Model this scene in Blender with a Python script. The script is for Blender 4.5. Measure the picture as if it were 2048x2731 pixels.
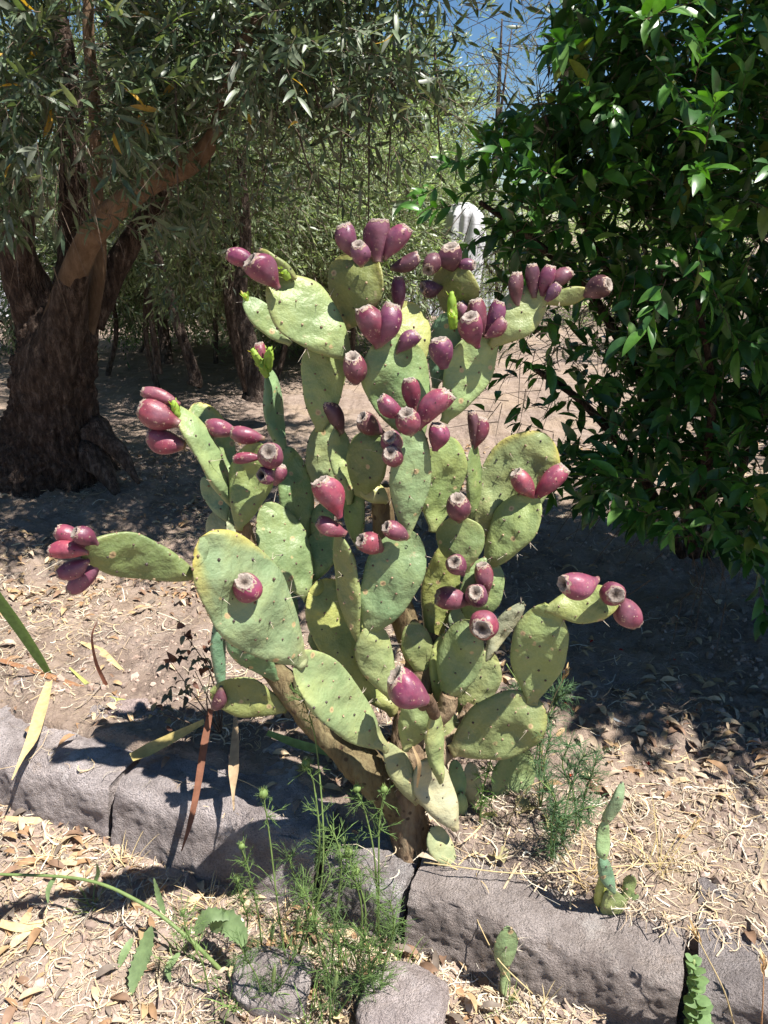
import bpy, math, random
import numpy as np
from mathutils import Vector, Matrix
random.seed(7)
RNG = np.random.default_rng(7)
R = math.radians
for o in list(bpy.data.objects): bpy.data.objects.remove(o)
scene = bpy.context.scene
COL = scene.collection

# ------------------------------------------------------------------ camera, sky, sun, exposure
F = 1986.0; PITCH = R(21.0); CAM = np.array([0.0, 0.0, 1.45])
cam = bpy.data.cameras.new('camera'); cam.sensor_fit = 'HORIZONTAL'; cam.sensor_width = 36.0
cam.lens = 36.0*F/2048.0; cam.clip_start = 0.02; cam.clip_end = 500
camo = bpy.data.objects.new('camera', cam); COL.objects.link(camo)
camo.location = CAM; camo.rotation_euler = (math.pi/2-PITCH, 0, 0); scene.camera = camo
scene.render.resolution_x = 768; scene.render.resolution_y = 1024

SUN_EL = R(64); SUN_AZ = math.atan2(0.87, -0.49)         # azimuth measured from +Y towards +X
SUN = np.array([math.sin(SUN_AZ)*math.cos(SUN_EL), math.cos(SUN_AZ)*math.cos(SUN_EL), math.sin(SUN_EL)])
w = bpy.data.worlds.new('World'); scene.world = w; w.use_nodes = True
nt = w.node_tree; nt.nodes.clear()
sky = nt.nodes.new('ShaderNodeTexSky'); sky.sky_type = 'NISHITA'; sky.sun_disc = False
sky.sun_elevation = SUN_EL; sky.sun_rotation = SUN_AZ; sky.air_density = 1.0; sky.dust_density = 0.0; sky.ozone_density = 4.0
bg = nt.nodes.new('ShaderNodeBackground'); bg.inputs['Strength'].default_value = 0.052
wo = nt.nodes.new('ShaderNodeOutputWorld')
hs = nt.nodes.new('ShaderNodeHueSaturation'); hs.inputs['Saturation'].default_value = 1.15
nt.links.new(sky.outputs[0], hs.inputs['Color']); nt.links.new(hs.outputs[0], bg.inputs[0]); nt.links.new(bg.outputs[0], wo.inputs[0])
sl = bpy.data.lights.new('sun', 'SUN'); sl.energy = 5.0; sl.angle = R(0.53); sl.color = (1.0, 0.955, 0.88)
so = bpy.data.objects.new('sun', sl); COL.objects.link(so)
so.rotation_euler = Vector(SUN).to_track_quat('Z', 'Y').to_euler(); so.location = (2, -2, 6)
scene.view_settings.view_transform = 'Standard'; scene.view_settings.look = 'None'
scene.view_settings.gamma = 1.0; scene.view_settings.use_curve_mapping = False
scene.view_settings.exposure = 1.15
scene.render.engine = 'CYCLES'
scene.cycles.max_bounces = 6; scene.cycles.transparent_max_bounces = 4

# ------------------------------------------------------------------ geometry of the place: pixel <-> world
CP, SP = math.cos(PITCH), math.sin(PITCH)
def W(u, v, Y):
    """world point seen at photo pixel (u,v) standing at distance Y in front of the camera"""
    a = (u-1024.0)/F; b = (1365.5-v)/F
    d = np.array([a, CP + b*SP, -SP + b*CP])
    return CAM + d*(Y/d[1])
def depth(p): return (p[1]-CAM[1])*CP - (p[2]-CAM[2])*SP
def proj(P):
    P = np.asarray(P, float).reshape(-1, 3)-CAM
    z = P[:, 1]*CP - P[:, 2]*SP; y = P[:, 1]*SP + P[:, 2]*CP
    return 1024+F*P[:, 0]/z, 1365.5-F*y/z, z
def nrm(a):
    a = np.asarray(a, float); return a/np.maximum(np.linalg.norm(a, axis=-1, keepdims=True), 1e-12)

def hsh(ix, iy, iz, s):
    h = (ix.astype(np.int64)*374761393 + iy.astype(np.int64)*668265263 + iz.astype(np.int64)*1274126177 + s*987654321) & 0xffffffff
    h = ((h ^ (h >> 13))*1274126177) & 0xffffffff
    h = ((h ^ (h >> 16))*668265263) & 0xffffffff
    return ((h ^ (h >> 15)) & 0xffffff)/float(0xffffff)
def vn(P, s=0):
    P = np.asarray(P, float); i = np.floor(P).astype(np.int64); f = P-i; f = f*f*(3-2*f)
    r = 0
    for dx in (0, 1):
        for dy in (0, 1):
            for dz in (0, 1):
                wgt = (f[..., 0] if dx else 1-f[..., 0])*(f[..., 1] if dy else 1-f[..., 1])*(f[..., 2] if dz else 1-f[..., 2])
                r = r+wgt*hsh(i[..., 0]+dx, i[..., 1]+dy, i[..., 2]+dz, s)
    return r*2-1
def fbm(P, s=0, oc=4, g=.5):
    P = np.asarray(P, float); r = 0; a = 1
    for k in range(oc): r = r+a*vn(P*(2**k)+k*17.3, s+k); a *= g
    return r

# ------------------------------------------------------------------ mesh builder
class MB:
    def __init__(s): s.v = []; s.c = []; s.loops = []; s.tot = []; s.n = 0
    def add(s, V, Fq, col=(1, 1, 1)):
        V = np.asarray(V, float).reshape(-1, 3); Fq = np.asarray(Fq, np.int64)
        s.v.append(V); c = np.asarray(col, float)
        s.c.append(np.broadcast_to(c, (len(V), 3)) if c.ndim == 1 else c)
        s.loops.append((Fq+s.n).ravel()); s.tot.append(np.full(len(Fq), Fq.shape[1])); s.n += len(V)
        return s
    def more(s, Fq):    # faces on the verts added last are given with absolute indices
        Fq = np.asarray(Fq, np.int64); s.loops.append(Fq.ravel()); s.tot.append(np.full(len(Fq), Fq.shape[1]))
    def mesh(s, name, mat, smooth=True):
        me = bpy.data.meshes.new(name)
        V = np.concatenate(s.v); L = np.concatenate(s.loops); T = np.concatenate(s.tot); C = np.concatenate(s.c)
        me.vertices.add(len(V)); me.vertices.foreach_set('co', V.astype(np.float32).ravel())
        me.loops.add(len(L)); me.loops.foreach_set('vertex_index', L.astype(np.int32))
        me.polygons.add(len(T)); me.polygons.foreach_set('loop_start', (np.cumsum(T)-T).astype(np.int32))
        me.polygons.foreach_set('loop_total', T.astype(np.int32))
        me.polygons.foreach_set('use_smooth', np.full(len(T), smooth))
        at = me.attributes.new('Col', 'FLOAT_COLOR', 'POINT')
        at.data.foreach_set('color', np.concatenate([C, np.ones((len(C), 1))], 1).astype(np.float32).ravel())
        me.update(calc_edges=True); me.materials.append(mat); return me
    def build(s, name, mat, parent=None, smooth=True, **k):
        return link(name, s.mesh(name, mat, smooth), parent, **k)
def link(name, data, parent=None, label=None, cat=None, group=None, kind=None, loc=None):
    o = bpy.data.objects.new(name, data); COL.objects.link(o)
    if parent: o.parent = parent
    if loc is not None: o.location = loc
    if label: o['label'] = label
    if cat: o['category'] = cat
    if group: o['group'] = group
    if kind: o['kind'] = kind
    return o
class Th:
    """a thing: an Empty at its base; parts are given in world coordinates and shifted to it"""
    def __init__(s, name, loc, label, cat, group=None):
        s.loc = np.asarray(loc, float); s.e = link(name, None, None, label, cat, group, loc=tuple(s.loc)); s.e.empty_display_size = .05
    def part(s, name, mb, mat, parent=None, smooth=True, **k):
        mb.v = [x-s.loc for x in mb.v]
        return mb.build(name, mat, parent or s.e, smooth, **k)

def catmull(P, n):
    P = np.asarray(P, float)
    if len(P) == 2: return P[0]+(P[1]-P[0])*np.linspace(0, 1, n)[:, None]
    Q = np.vstack([2*P[0]-P[1], P, 2*P[-1]-P[-2]]); t = np.linspace(0, len(P)-1-1e-9, n); i = t.astype(int); f = (t-i)[:, None]
    a, b, c, d = Q[i], Q[i+1], Q[i+2], Q[i+3]
    return .5*((2*b)+(-a+c)*f+(2*a-5*b+4*c-d)*f**2+(-a+3*b-3*c+d)*f**3)
def frames(P):
    T = nrm(np.gradient(P, axis=0)); N = np.zeros_like(P); ref = np.array([0, 0, 1.0]) if abs(T[0][2]) < .9 else np.array([0, 1.0, 0])
    n = nrm(np.cross(T[0], ref))
    for i in range(len(P)):
        n = nrm(n-T[i]*np.dot(n, T[i])); N[i] = n
    return T, N, np.cross(T, N)
def ringfaces(n, m):
    i = np.arange(n-1)[:, None]*m; j = np.arange(m)[None]; k = (np.arange(m)+1) % m
    return np.stack([i+j, i+k[None], i+m+k[None], i+m+j], -1).reshape(-1, 4)
def tube(mb, P, r, n=20, seg=6, col=(1, 1, 1), disp=None):
    """swept tube; r radii at the control points; disp(points)->radius factor"""
    P = np.asarray(P, float); r = np.interp(np.linspace(0, 1, n), np.linspace(0, 1, len(r)), r)
    C = catmull(P, n); T, N, B = frames(C); a = np.linspace(0, 2*math.pi, seg, endpoint=False)
    D = np.cos(a)[None, :, None]*N[:, None]+np.sin(a)[None, :, None]*B[:, None]
    V = C[:, None]+D*r[:, None, None]
    if disp is not None: V = C[:, None]+D*(r[:, None]*disp(V))[..., None]
    base = mb.n; V2 = np.concatenate([V.reshape(-1, 3), C[:1], C[-1:]])
    mb.add(V2, ringfaces(n, seg), col)
    j = np.arange(seg); k = (j+1) % seg; e = base+n*seg
    mb.more(np.stack([np.full(seg, e), base+k, base+j], 1)); q = base+(n-1)*seg
    mb.more(np.stack([np.full(seg, e+1), q+j, q+k], 1)); return mb
def ribbon(mb, P, wid, nv, n=10, col=(1, 1, 1), fold=.25):
    """a leaf blade: three verts across, folded along the midrib"""
    C = catmull(P, n); T = nrm(np.gradient(C, axis=0)); wd = np.interp(np.linspace(0, 1, n), np.linspace(0, 1, len(wid)), wid)[:, None]*.5
    S = nrm(np.cross(T, np.asarray(nv, float))); U = np.cross(S, T)
    V = np.stack([C-S*wd+U*wd*fold, C, C+S*wd+U*wd*fold], 1).reshape(-1, 3)
    i = np.arange(n-1)[:, None]*3
    mb.add(V, np.concatenate([i+np.array([[0, 1, 4, 3]]), i+np.array([[1, 2, 5, 4]])]), col); return mb
def inst(mb, tv, faces, pos, mats, cols, vc=None):
    """copies of a small template, merged; mats (n,3,3) has the axes (scaled) as columns"""
    n = len(pos); k = len(tv)
    V = np.einsum('nij,kj->nki', mats, tv)+pos[:, None]
    c = np.repeat(cols[:, None], k, 1)
    if vc is not None: c = c*vc[None, :, None]
    base = mb.n; mb.add(V.reshape(-1, 3), (np.arange(n)[:, None, None]*k+np.asarray(faces[0])[None]).reshape(-1, len(faces[0][0])), c.reshape(-1, 3))
    for f in faces[1:]:
        mb.more((base+np.arange(n)[:, None, None]*k+np.asarray(f)[None]).reshape(-1, len(f[0])))
def leaf_tpl(rows, wid, curl=.12, fold=.18):
    """leaf along +X, unit length, up = Z; quads then tris"""
    t = np.linspace(0, 1, rows+2)[1:-1]; v = [[0, 0, 0]]; q = []; tr = []
    for x in t:
        h = wid*.5*math.sin(math.pi*x**.85)**.8
        z = curl*x*(1-x)*1.6-curl*x*x
        v += [[x, -h, z+fold*h], [x, 0, z], [x, h, z+fold*h]]
    v.append([1, 0, -curl]); e = len(v)-1
    tr += [[0, 2, 1], [0, 3, 2], [e, e-3, e-2], [e, e-2, e-1]]
    for i in range(rows-1):
        b = 1+3*i; q += [[b, b+1, b+4, b+3], [b+1, b+2, b+5, b+4]]
    return np.array(v), ([q, tr] if q else [tr])
def axes(X, Z):
    X = nrm(X); Z = nrm(Z-X*np.sum(X*Z, -1, keepdims=True)); return np.stack([X, np.cross(Z, X), Z], -1)
def perp(D):
    ref = np.where(np.abs(D[:, 2:3]) < .9, np.array([[0, 0, 1.0]]), np.array([[1.0, 0, 0]])); a = nrm(np.cross(D, ref)); return a, np.cross(D, a)
def sprigs(P, D, nl, tl, ll, rng, ang=(.6, 1.1), droop=0.0, up=.7):
    """leaves round twigs: twig bases P, directions D. returns leaf positions, matrices (scaled) and twig index"""
    S = len(P); D = nrm(D); A, B = perp(D)
    t = np.tile(np.linspace(.12, 1, nl)[None], (S, 1))+rng.uniform(-.04, .04, (S, nl))
    ph = rng.uniform(0, 6.28, (S, 1))+np.arange(nl)[None]*2.4+rng.uniform(-.4, .4, (S, nl))
    L = tl[:, None] if np.ndim(tl) else tl
    pos = P[:, None]+D[:, None]*(t*L)[..., None]; pos[..., 2] -= droop*(t*L)**2
    rad = np.cos(ph)[..., None]*A[:, None]+np.sin(ph)[..., None]*B[:, None]
    a = rng.uniform(ang[0], ang[1], (S, nl))*(1.15-.55*t)
    X = D[:, None]*np.cos(a)[..., None]+rad*np.sin(a)[..., None]+rng.normal(0, .12, (S, nl, 3))
    Z = D[:, None]*.5+np.array([0, 0, up])+rng.normal(0, .35, (S, nl, 3))
    M = axes(X, Z)*(ll*rng.uniform(.6, 1.15, (S, nl)))[..., None, None]
    return pos.reshape(-1, 3), M.reshape(-1, 3, 3), np.repeat(np.arange(S), nl)
def twigs(mb, P, D, L, r, col, droop=0.0):
    D = nrm(D); A, B = perp(D); L = np.broadcast_to(L, (len(P),)); V = []
    for t in (0, .5, 1):
        c = P+D*(L*t)[:, None]; c[:, 2] -= droop*(L*t)**2
        for k in range(3):
            V.append(c+(A*math.cos(k*2.094)+B*math.sin(k*2.094))*r*(1.05-.7*t))
    V = np.stack(V, 1); f = np.array([[a+i, a+(i+1) % 3, a+3+(i+1) % 3, a+3+i] for a in (0, 3) for i in range(3)])
    mb.add(V.reshape(-1, 3), (np.arange(len(P))[:, None, None]*9+f[None]).reshape(-1, 4), col)
def pick(cols, n, rng, jit=.15):
    cols = np.asarray(cols, float); return cols[rng.integers(0, len(cols), n)]*rng.uniform(1-jit, 1+jit, (n, 1))

# ------------------------------------------------------------------ materials
def newmat(name):
    m = bpy.data.materials.new(name); m.use_nodes = True; t = m.node_tree; t.nodes.clear()
    out = t.nodes.new('ShaderNodeOutputMaterial'); b = t.nodes.new('ShaderNodeBsdfPrincipled'); t.links.new(b.outputs[0], out.inputs[0])
    return m, t, b, out
def nd(t, typ, **k):
    n = t.nodes.new(typ)
    for a, v in k.items():
        if a.startswith('i_'): n.inputs[a[2:].replace('_', ' ')].default_value = v
        else: setattr(n, a, v)
    return n
def attr(t): return nd(t, 'ShaderNodeAttribute', attribute_name='Col').outputs['Color']
def mixc(t, fac, a, b, mode='MIX'):
    n = nd(t, 'ShaderNodeMix', data_type='RGBA', blend_type=mode)
    for s, x in ((0, fac), (6, a), (7, b)):
        if isinstance(x, (int, float)): n.inputs[s].default_value = x
        elif isinstance(x, tuple): n.inputs[s].default_value = x+(1,)
        else: t.links.new(x, n.inputs[s])
    return n.outputs[2]
def ramp(t, x, stops):
    n = nd(t, 'ShaderNodeValToRGB'); t.links.new(x, n.inputs[0]); e = n.color_ramp.elements
    while len(e) < len(stops): e.new(.5)
    for q, (p, c) in zip(e, stops): q.position = p; q.color = (c, c, c, 1) if isinstance(c, (int, float)) else tuple(c)+(1,)
    return n.outputs[0]
def noise(t, scale, detail=4, rough=.6, vec=None, out=0):
    n = nd(t, 'ShaderNodeTexNoise'); n.inputs['Scale'].default_value = scale; n.inputs['Detail'].default_value = detail; n.inputs['Roughness'].default_value = rough
    if vec is None: vec = nd(t, 'ShaderNodeNewGeometry').outputs['Position']
    t.links.new(vec, n.inputs['Vector']); return n.outputs[out]
def voro(t, scale, feat='F1', vec=None):
    n = nd(t, 'ShaderNodeTexVoronoi', feature=feat); n.inputs['Scale'].default_value = scale
    if vec is None: vec = nd(t, 'ShaderNodeNewGeometry').outputs['Position']
    t.links.new(vec, n.inputs['Vector']); return n
def bump(t, b, h, s, d):
    n = nd(t, 'ShaderNodeBump'); n.inputs['Strength'].default_value = s; n.inputs['Distance'].default_value = d
    t.links.new(h, n.inputs['Height']); t.links.new(n.outputs[0], b.inputs['Normal'])
def mathn(t, op, a, b):
    n = nd(t, 'ShaderNodeMath', operation=op)
    for s, x in ((0, a), (1, b)):
        if isinstance(x, (int, float)): n.inputs[s].default_value = x
        else: t.links.new(x, n.inputs[s])
    return n.outputs[0]

def mat_leaf(name, rough, trans, spec=.5, tcol=(1.5, 1.6, .5)):
    m, t, b, out = newmat(name); c = attr(t)
    c2 = mixc(t, 1.0, c, ramp(t, noise(t, 60, 2), [(.3, .78), (.7, 1.15)]), 'MULTIPLY')
    t.links.new(c2, b.inputs['Base Color']); b.inputs['Roughness'].default_value = rough; b.inputs['Specular IOR Level'].default_value = spec
    tr = nd(t, 'ShaderNodeBsdfTranslucent'); t.links.new(mixc(t, 1.0, c2, tcol, 'MULTIPLY'), tr.inputs[0])
    mx = nd(t, 'ShaderNodeMixShader'); mx.inputs[0].default_value = trans
    t.links.new(b.outputs[0], mx.inputs[1]); t.links.new(tr.outputs[0], mx.inputs[2]); t.links.new(mx.outputs[0], out.inputs[0]); return m
def mat_col(name, rough=.7, spec=.3, n=(0, 0), jit=.2):
    m, t, b, out = newmat(name); c = attr(t)
    c = mixc(t, 1.0, c, ramp(t, noise(t, 45, 4), [(.3, 1-jit), (.7, 1+jit)]), 'MULTIPLY')
    t.links.new(c, b.inputs['Base Color']); b.inputs['Roughness'].default_value = rough; b.inputs['Specular IOR Level'].default_value = spec
    if n[0]: bump(t, b, noise(t, n[0], 5, .65), .6, n[1])
    return m
M_OLIVE = mat_leaf('olive_leaf', .42, .28, .55); M_GLOSS = mat_leaf('glossy_leaf', .33, .24, .5, (1.5, 1.9, .4))
M_FAR = mat_leaf('far_leaf', .4, .42, .55, (1.4, 1.5, .8)); M_WEED = mat_leaf('weed_leaf', .5, .3, .35)
M_STRAW = mat_leaf('straw', .6, .12, .25, (1.2, 1.0, .7)); M_TWIG = mat_col('twig', .85, .2)
M_SPINE = mat_col('spine', .5, .4); M_PETAL = mat_leaf('petal', .5, .2, .3, (1.2, .6, .6)); M_CLOD = mat_col('clod', .95, .1, (160, .004), .25)

def mat_pad():
    m, t, b, out = newmat('cactus_pad'); g = nd(t, 'ShaderNodeNewGeometry').outputs['Position']; c = attr(t)
    c = mixc(t, 1.0, c, ramp(t, noise(t, 14, 4, .6, g), [(.28, (.74, .82, .80)), (.5, (1, 1, 1)), (.75, (1.22, 1.13, .98))]), 'MULTIPLY')
    c = mixc(t, ramp(t, noise(t, 230, 3, .6, g), [(.5, 0), (.78, .14)]), c, (.42, .46, .32))               # fine waxy bloom
    v = voro(t, 30, 'F1', g); rnd = nd(t, 'ShaderNodeSeparateColor'); t.links.new(v.outputs['Color'], rnd.inputs[0])
    d = mathn(t, 'ADD', v.outputs['Distance'], mathn(t, 'MULTIPLY', noise(t, 190, 2, .6, g), .10))
    spot = mathn(t, 'MULTIPLY', ramp(t, d, [(.22, 1), (.27, 0)]), ramp(t, rnd.outputs[0], [(.66, 0), (.68, 1)]))
    ring = ramp(t, d, [(.10, (.26, .17, .09)), (.18, (.46, .32, .18)), (.25, (.36, .33, .14))])
    c = mixc(t, mathn(t, 'MULTIPLY', spot, .85), c, ring)
    scr = ramp(t, noise(t, 38, 6, .75, g), [(.62, 0), (.69, .65)]); c = mixc(t, scr, c, (.36, .29, .17))    # corky scuffs
    t.links.new(c, b.inputs['Base Color']); b.inputs['Roughness'].default_value = .46; b.inputs['Specular IOR Level'].default_value = .42
    h = mathn(t, 'ADD', noise(t, 42, 3, .55, g), mathn(t, 'MULTIPLY', noise(t, 320, 3, .6, g), .12)); bump(t, b, h, .55, .010); return m
def mat_fruit():
    m, t, b, out = newmat('fruit_skin'); g = nd(t, 'ShaderNodeNewGeometry').outputs['Position']; c = attr(t)
    c = mixc(t, 1.0, c, ramp(t, noise(t, 55, 4, .6, g), [(.3, (.62, .6, .75)), (.55, (1, 1, 1)), (.75, (1.35, 1.15, 1.05))]), 'MULTIPLY')
    c = mixc(t, ramp(t, noise(t, 28, 3, .5, g), [(.40, 0), (.74, .40)]), c, (.29, .165, .205))                 # dusty bloom
    scr = ramp(t, noise(t, 75, 6, .7, g), [(.60, 0), (.66, .8)]); c = mixc(t, scr, c, (.46, .32, .22))
    t.links.new(c, b.inputs['Base Color']); b.inputs['Roughness'].default_value = .42; b.inputs['Specular IOR Level'].default_value = .45
    bump(t, b, noise(t, 120, 4, .6, g), .25, .004); return m
def mat_navel():
    m, t, b, out = newmat('fruit_scar'); g = nd(t, 'ShaderNodeNewGeometry').outputs['Position']; c = attr(t)
    c = mixc(t, 1.0, c, ramp(t, noise(t, 260, 5, .75, g), [(.3, .5), (.7, 1.25)]), 'MULTIPLY')
    t.links.new(c, b.inputs['Base Color']); b.inputs['Roughness'].default_value = .9; bump(t, b, noise(t, 320, 5, .7, g), .9, .004); return m
def mat_bark(name, c1, c2, c3, sc, dist, dots=False):
    m, t, b, out = newmat(name); g = nd(t, 'ShaderNodeNewGeometry').outputs['Position']
    mp = nd(t, 'ShaderNodeMapping'); mp.inputs['Scale'].default_value = (1, 1, .35); t.links.new(g, mp.inputs[0]); g2 = mp.outputs[0]
    n1 = noise(t, sc, 7, .68, g2); c = ramp(t, n1, [(.3, c1), (.5, c2), (.72, c3)])
    v = voro(t, sc*1.7, 'DISTANCE_TO_EDGE', g2).outputs['Distance']; c = mixc(t, 1.0, c, attr(t), 'MULTIPLY')
    if dots:
        c = mixc(t, ramp(t, voro(t, 34, 'F1', g).outputs['Distance'], [(.16, .85), (.23, 0)]), c, (.07, .045, .03))
    t.links.new(c, b.inputs['Base Color']); b.inputs['Roughness'].default_value = .92; b.inputs['Specular IOR Level'].default_value = .15
    bump(t, b, mathn(t, 'ADD', n1, mathn(t, 'MULTIPLY', ramp(t, v, [(0, 0), (.18, 1)]), .16)), .9, dist); return m
def mat_soil():
    m, t, b, out = newmat('soil'); g = nd(t, 'ShaderNodeNewGeometry').outputs['Position']
    c = ramp(t, noise(t, 9, 7, .7, g), [(.28, (.165, .12, .098)), (.5, (.285, .218, .182)), (.74, (.41, .325, .28))])
    c = mixc(t, ramp(t, noise(t, 2.3, 4, .6, g), [(.45, 0), (.7, .5)]), c, (.42, .315, .22))
    c = mixc(t, ramp(t, noise(t, 140, 4, .7, g), [(.55, 0), (.72, .6)]), c, (.50, .40, .28))
    c = mixc(t, ramp(t, noise(t, 60, 5, .7, g), [(.3, .55), (.42, 0)]), c, (.12, .085, .065))
    c = mixc(t, 1.0, c, attr(t), 'MULTIPLY')
    t.links.new(c, b.inputs['Base Color']); b.inputs['Roughness'].default_value = .95; b.inputs['Specular IOR Level'].default_value = .1
    h = mathn(t, 'ADD', noise(t, 70, 7, .7, g), mathn(t, 'MULTIPLY', noise(t, 24, 4, .6, g), 1.3)); bump(t, b, h, .9, .02); return m
def mat_stone():
    m, t, b, out = newmat('kerb_stone'); g = nd(t, 'ShaderNodeNewGeometry').outputs['Position']
    c = ramp(t, noise(t, 11, 7, .7, g), [(.3, (.22, .19, .185)), (.5, (.40, .36, .35)), (.72, (.58, .53, .525))])
    c = mixc(t, ramp(t, noise(t, 240, 4, .7, g), [(.38, .55), (.48, 0)]), c, (.14, .12, .115))
    c = mixc(t, ramp(t, noise(t, 6, 6, .75, g), [(.56, 0), (.66, .6)]), c, (.62, .60, .59))                 # pale lichen
    c = mixc(t, ramp(t, noise(t, 7.7, 5, .7, mathn2(t, g)), [(.60, 0), (.74, .5)]), c, (.30, .19, .07))      # ochre stain
    t.links.new(mixc(t, 1.0, c, attr(t), 'MULTIPLY'), b.inputs['Base Color']); b.inputs['Roughness'].default_value = .9; b.inputs['Specular IOR Level'].default_value = .2
    h = mathn(t, 'ADD', noise(t, 210, 5, .7, g), mathn(t, 'MULTIPLY', noise(t, 45, 4, .6, g), 1.2)); bump(t, b, h, 1.0, .022); return m
def mathn2(t, g):
    n = nd(t, 'ShaderNodeVectorMath', operation='ADD'); t.links.new(g, n.inputs[0]); n.inputs[1].default_value = (3.1, 7.7, 1.9); return n.outputs[0]
M_PAD = mat_pad(); M_FRUIT = mat_fruit(); M_NAVEL = mat_navel(); M_SOIL = mat_soil(); M_STONE = mat_stone()
M_BARK = mat_bark('rough_bark', (.030, .022, .018), (.105, .076, .062), (.30, .235, .195), 36, .05)
M_LIMB = mat_bark('smooth_bark', (.12, .075, .045), (.19, .125, .08), (.27, .19, .13), 22, .008)
M_CORK = mat_bark('corky_stem', (.12, .075, .05), (.27, .195, .13), (.40, .33, .22), 24, .022, True)
M_METAL = mat_col('painted_sheet', .55, .4, (30, .002), .12); M_CLOTH = mat_col('cloth', .85, .2, (20, .01), .1)

# ------------------------------------------------------------------ ground: raised bed behind the kerb, path in front
KL = np.array([[-6, 3.75], [-1.083, 1.716], [-.6, 1.549], [-.22, 1.42], [.054, 1.275], [.513, 1.075], [.9, .93], [5, -.7]])   # front top edge of the kerb
def kerby(x): return np.interp(x, KL[:, 0], KL[:, 1])
def ground_z(x, y, fine=True):
    x = np.asarray(x, float); y = np.asarray(y, float); s = (y-kerby(x)-.13)*.93
    f = np.clip((s+.05)/.1, 0, 1); f = f*f*(3-2*f)
    P = np.stack([x, y, np.zeros_like(x)], -1)
    z = -.122+f*(.165+.02*np.clip(1-s, 0, 1))
    z = z+.020*fbm(P*2.2, 3, 3)+.06*np.clip(np.hypot(x, y)-6, 0, 30)*.05*vn(P*.25, 9)
    z = z+.10*np.exp(-((x+2.05)**2+(y-4.0)**2)/.7)
    if fine:
        near = np.clip(1.6-np.hypot(x, y-1.5)/6, .25, 1)
        z = z+near*(.014*fbm(P*9, 5, 3, .6)+.011*np.abs(fbm(P*24, 6, 3, .6))+.003*fbm(P*70, 8, 2))
    return z
def gpt(u, v, dz=0.0):
    """ground point under pixel (u,v)"""
    lo, hi = .3, 40.0
    for _ in range(50):
        mid = math.sqrt(lo*hi); p = W(u, v, mid)
        if p[2] > ground_z(p[0], p[1], False): lo = mid
        else: hi = mid
    p = W(u, v, hi); p[2] = float(ground_z(p[0], p[1]))+dz; return p
def axis_coords(a, b, step, lo, hi):
    c = list(np.arange(a, b, step)); s = step; x = a; L = []
    while x > lo: s *= 1.10; x -= s; L.append(x)
    s = step; x = c[-1]; H = []
    while x < hi: s *= 1.10; x += s; H.append(x)
    return np.array(L[::-1]+c+H)
gx = axis_coords(-1.9, 1.5, .0105, -90, 90); gy = axis_coords(.55, 3.6, .0105, -30, 160)
X, Y = np.meshgrid(gx, gy, indexing='ij'); Z = ground_z(X, Y)
i = np.arange(len(gx)-1)[:, None]*len(gy); j = np.arange(len(gy)-1)[None]; b = i+j
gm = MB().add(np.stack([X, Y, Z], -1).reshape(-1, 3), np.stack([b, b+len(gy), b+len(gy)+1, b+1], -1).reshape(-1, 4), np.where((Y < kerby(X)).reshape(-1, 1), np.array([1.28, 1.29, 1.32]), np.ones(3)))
gm.build('ground', M_SOIL, kind='structure')

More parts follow.
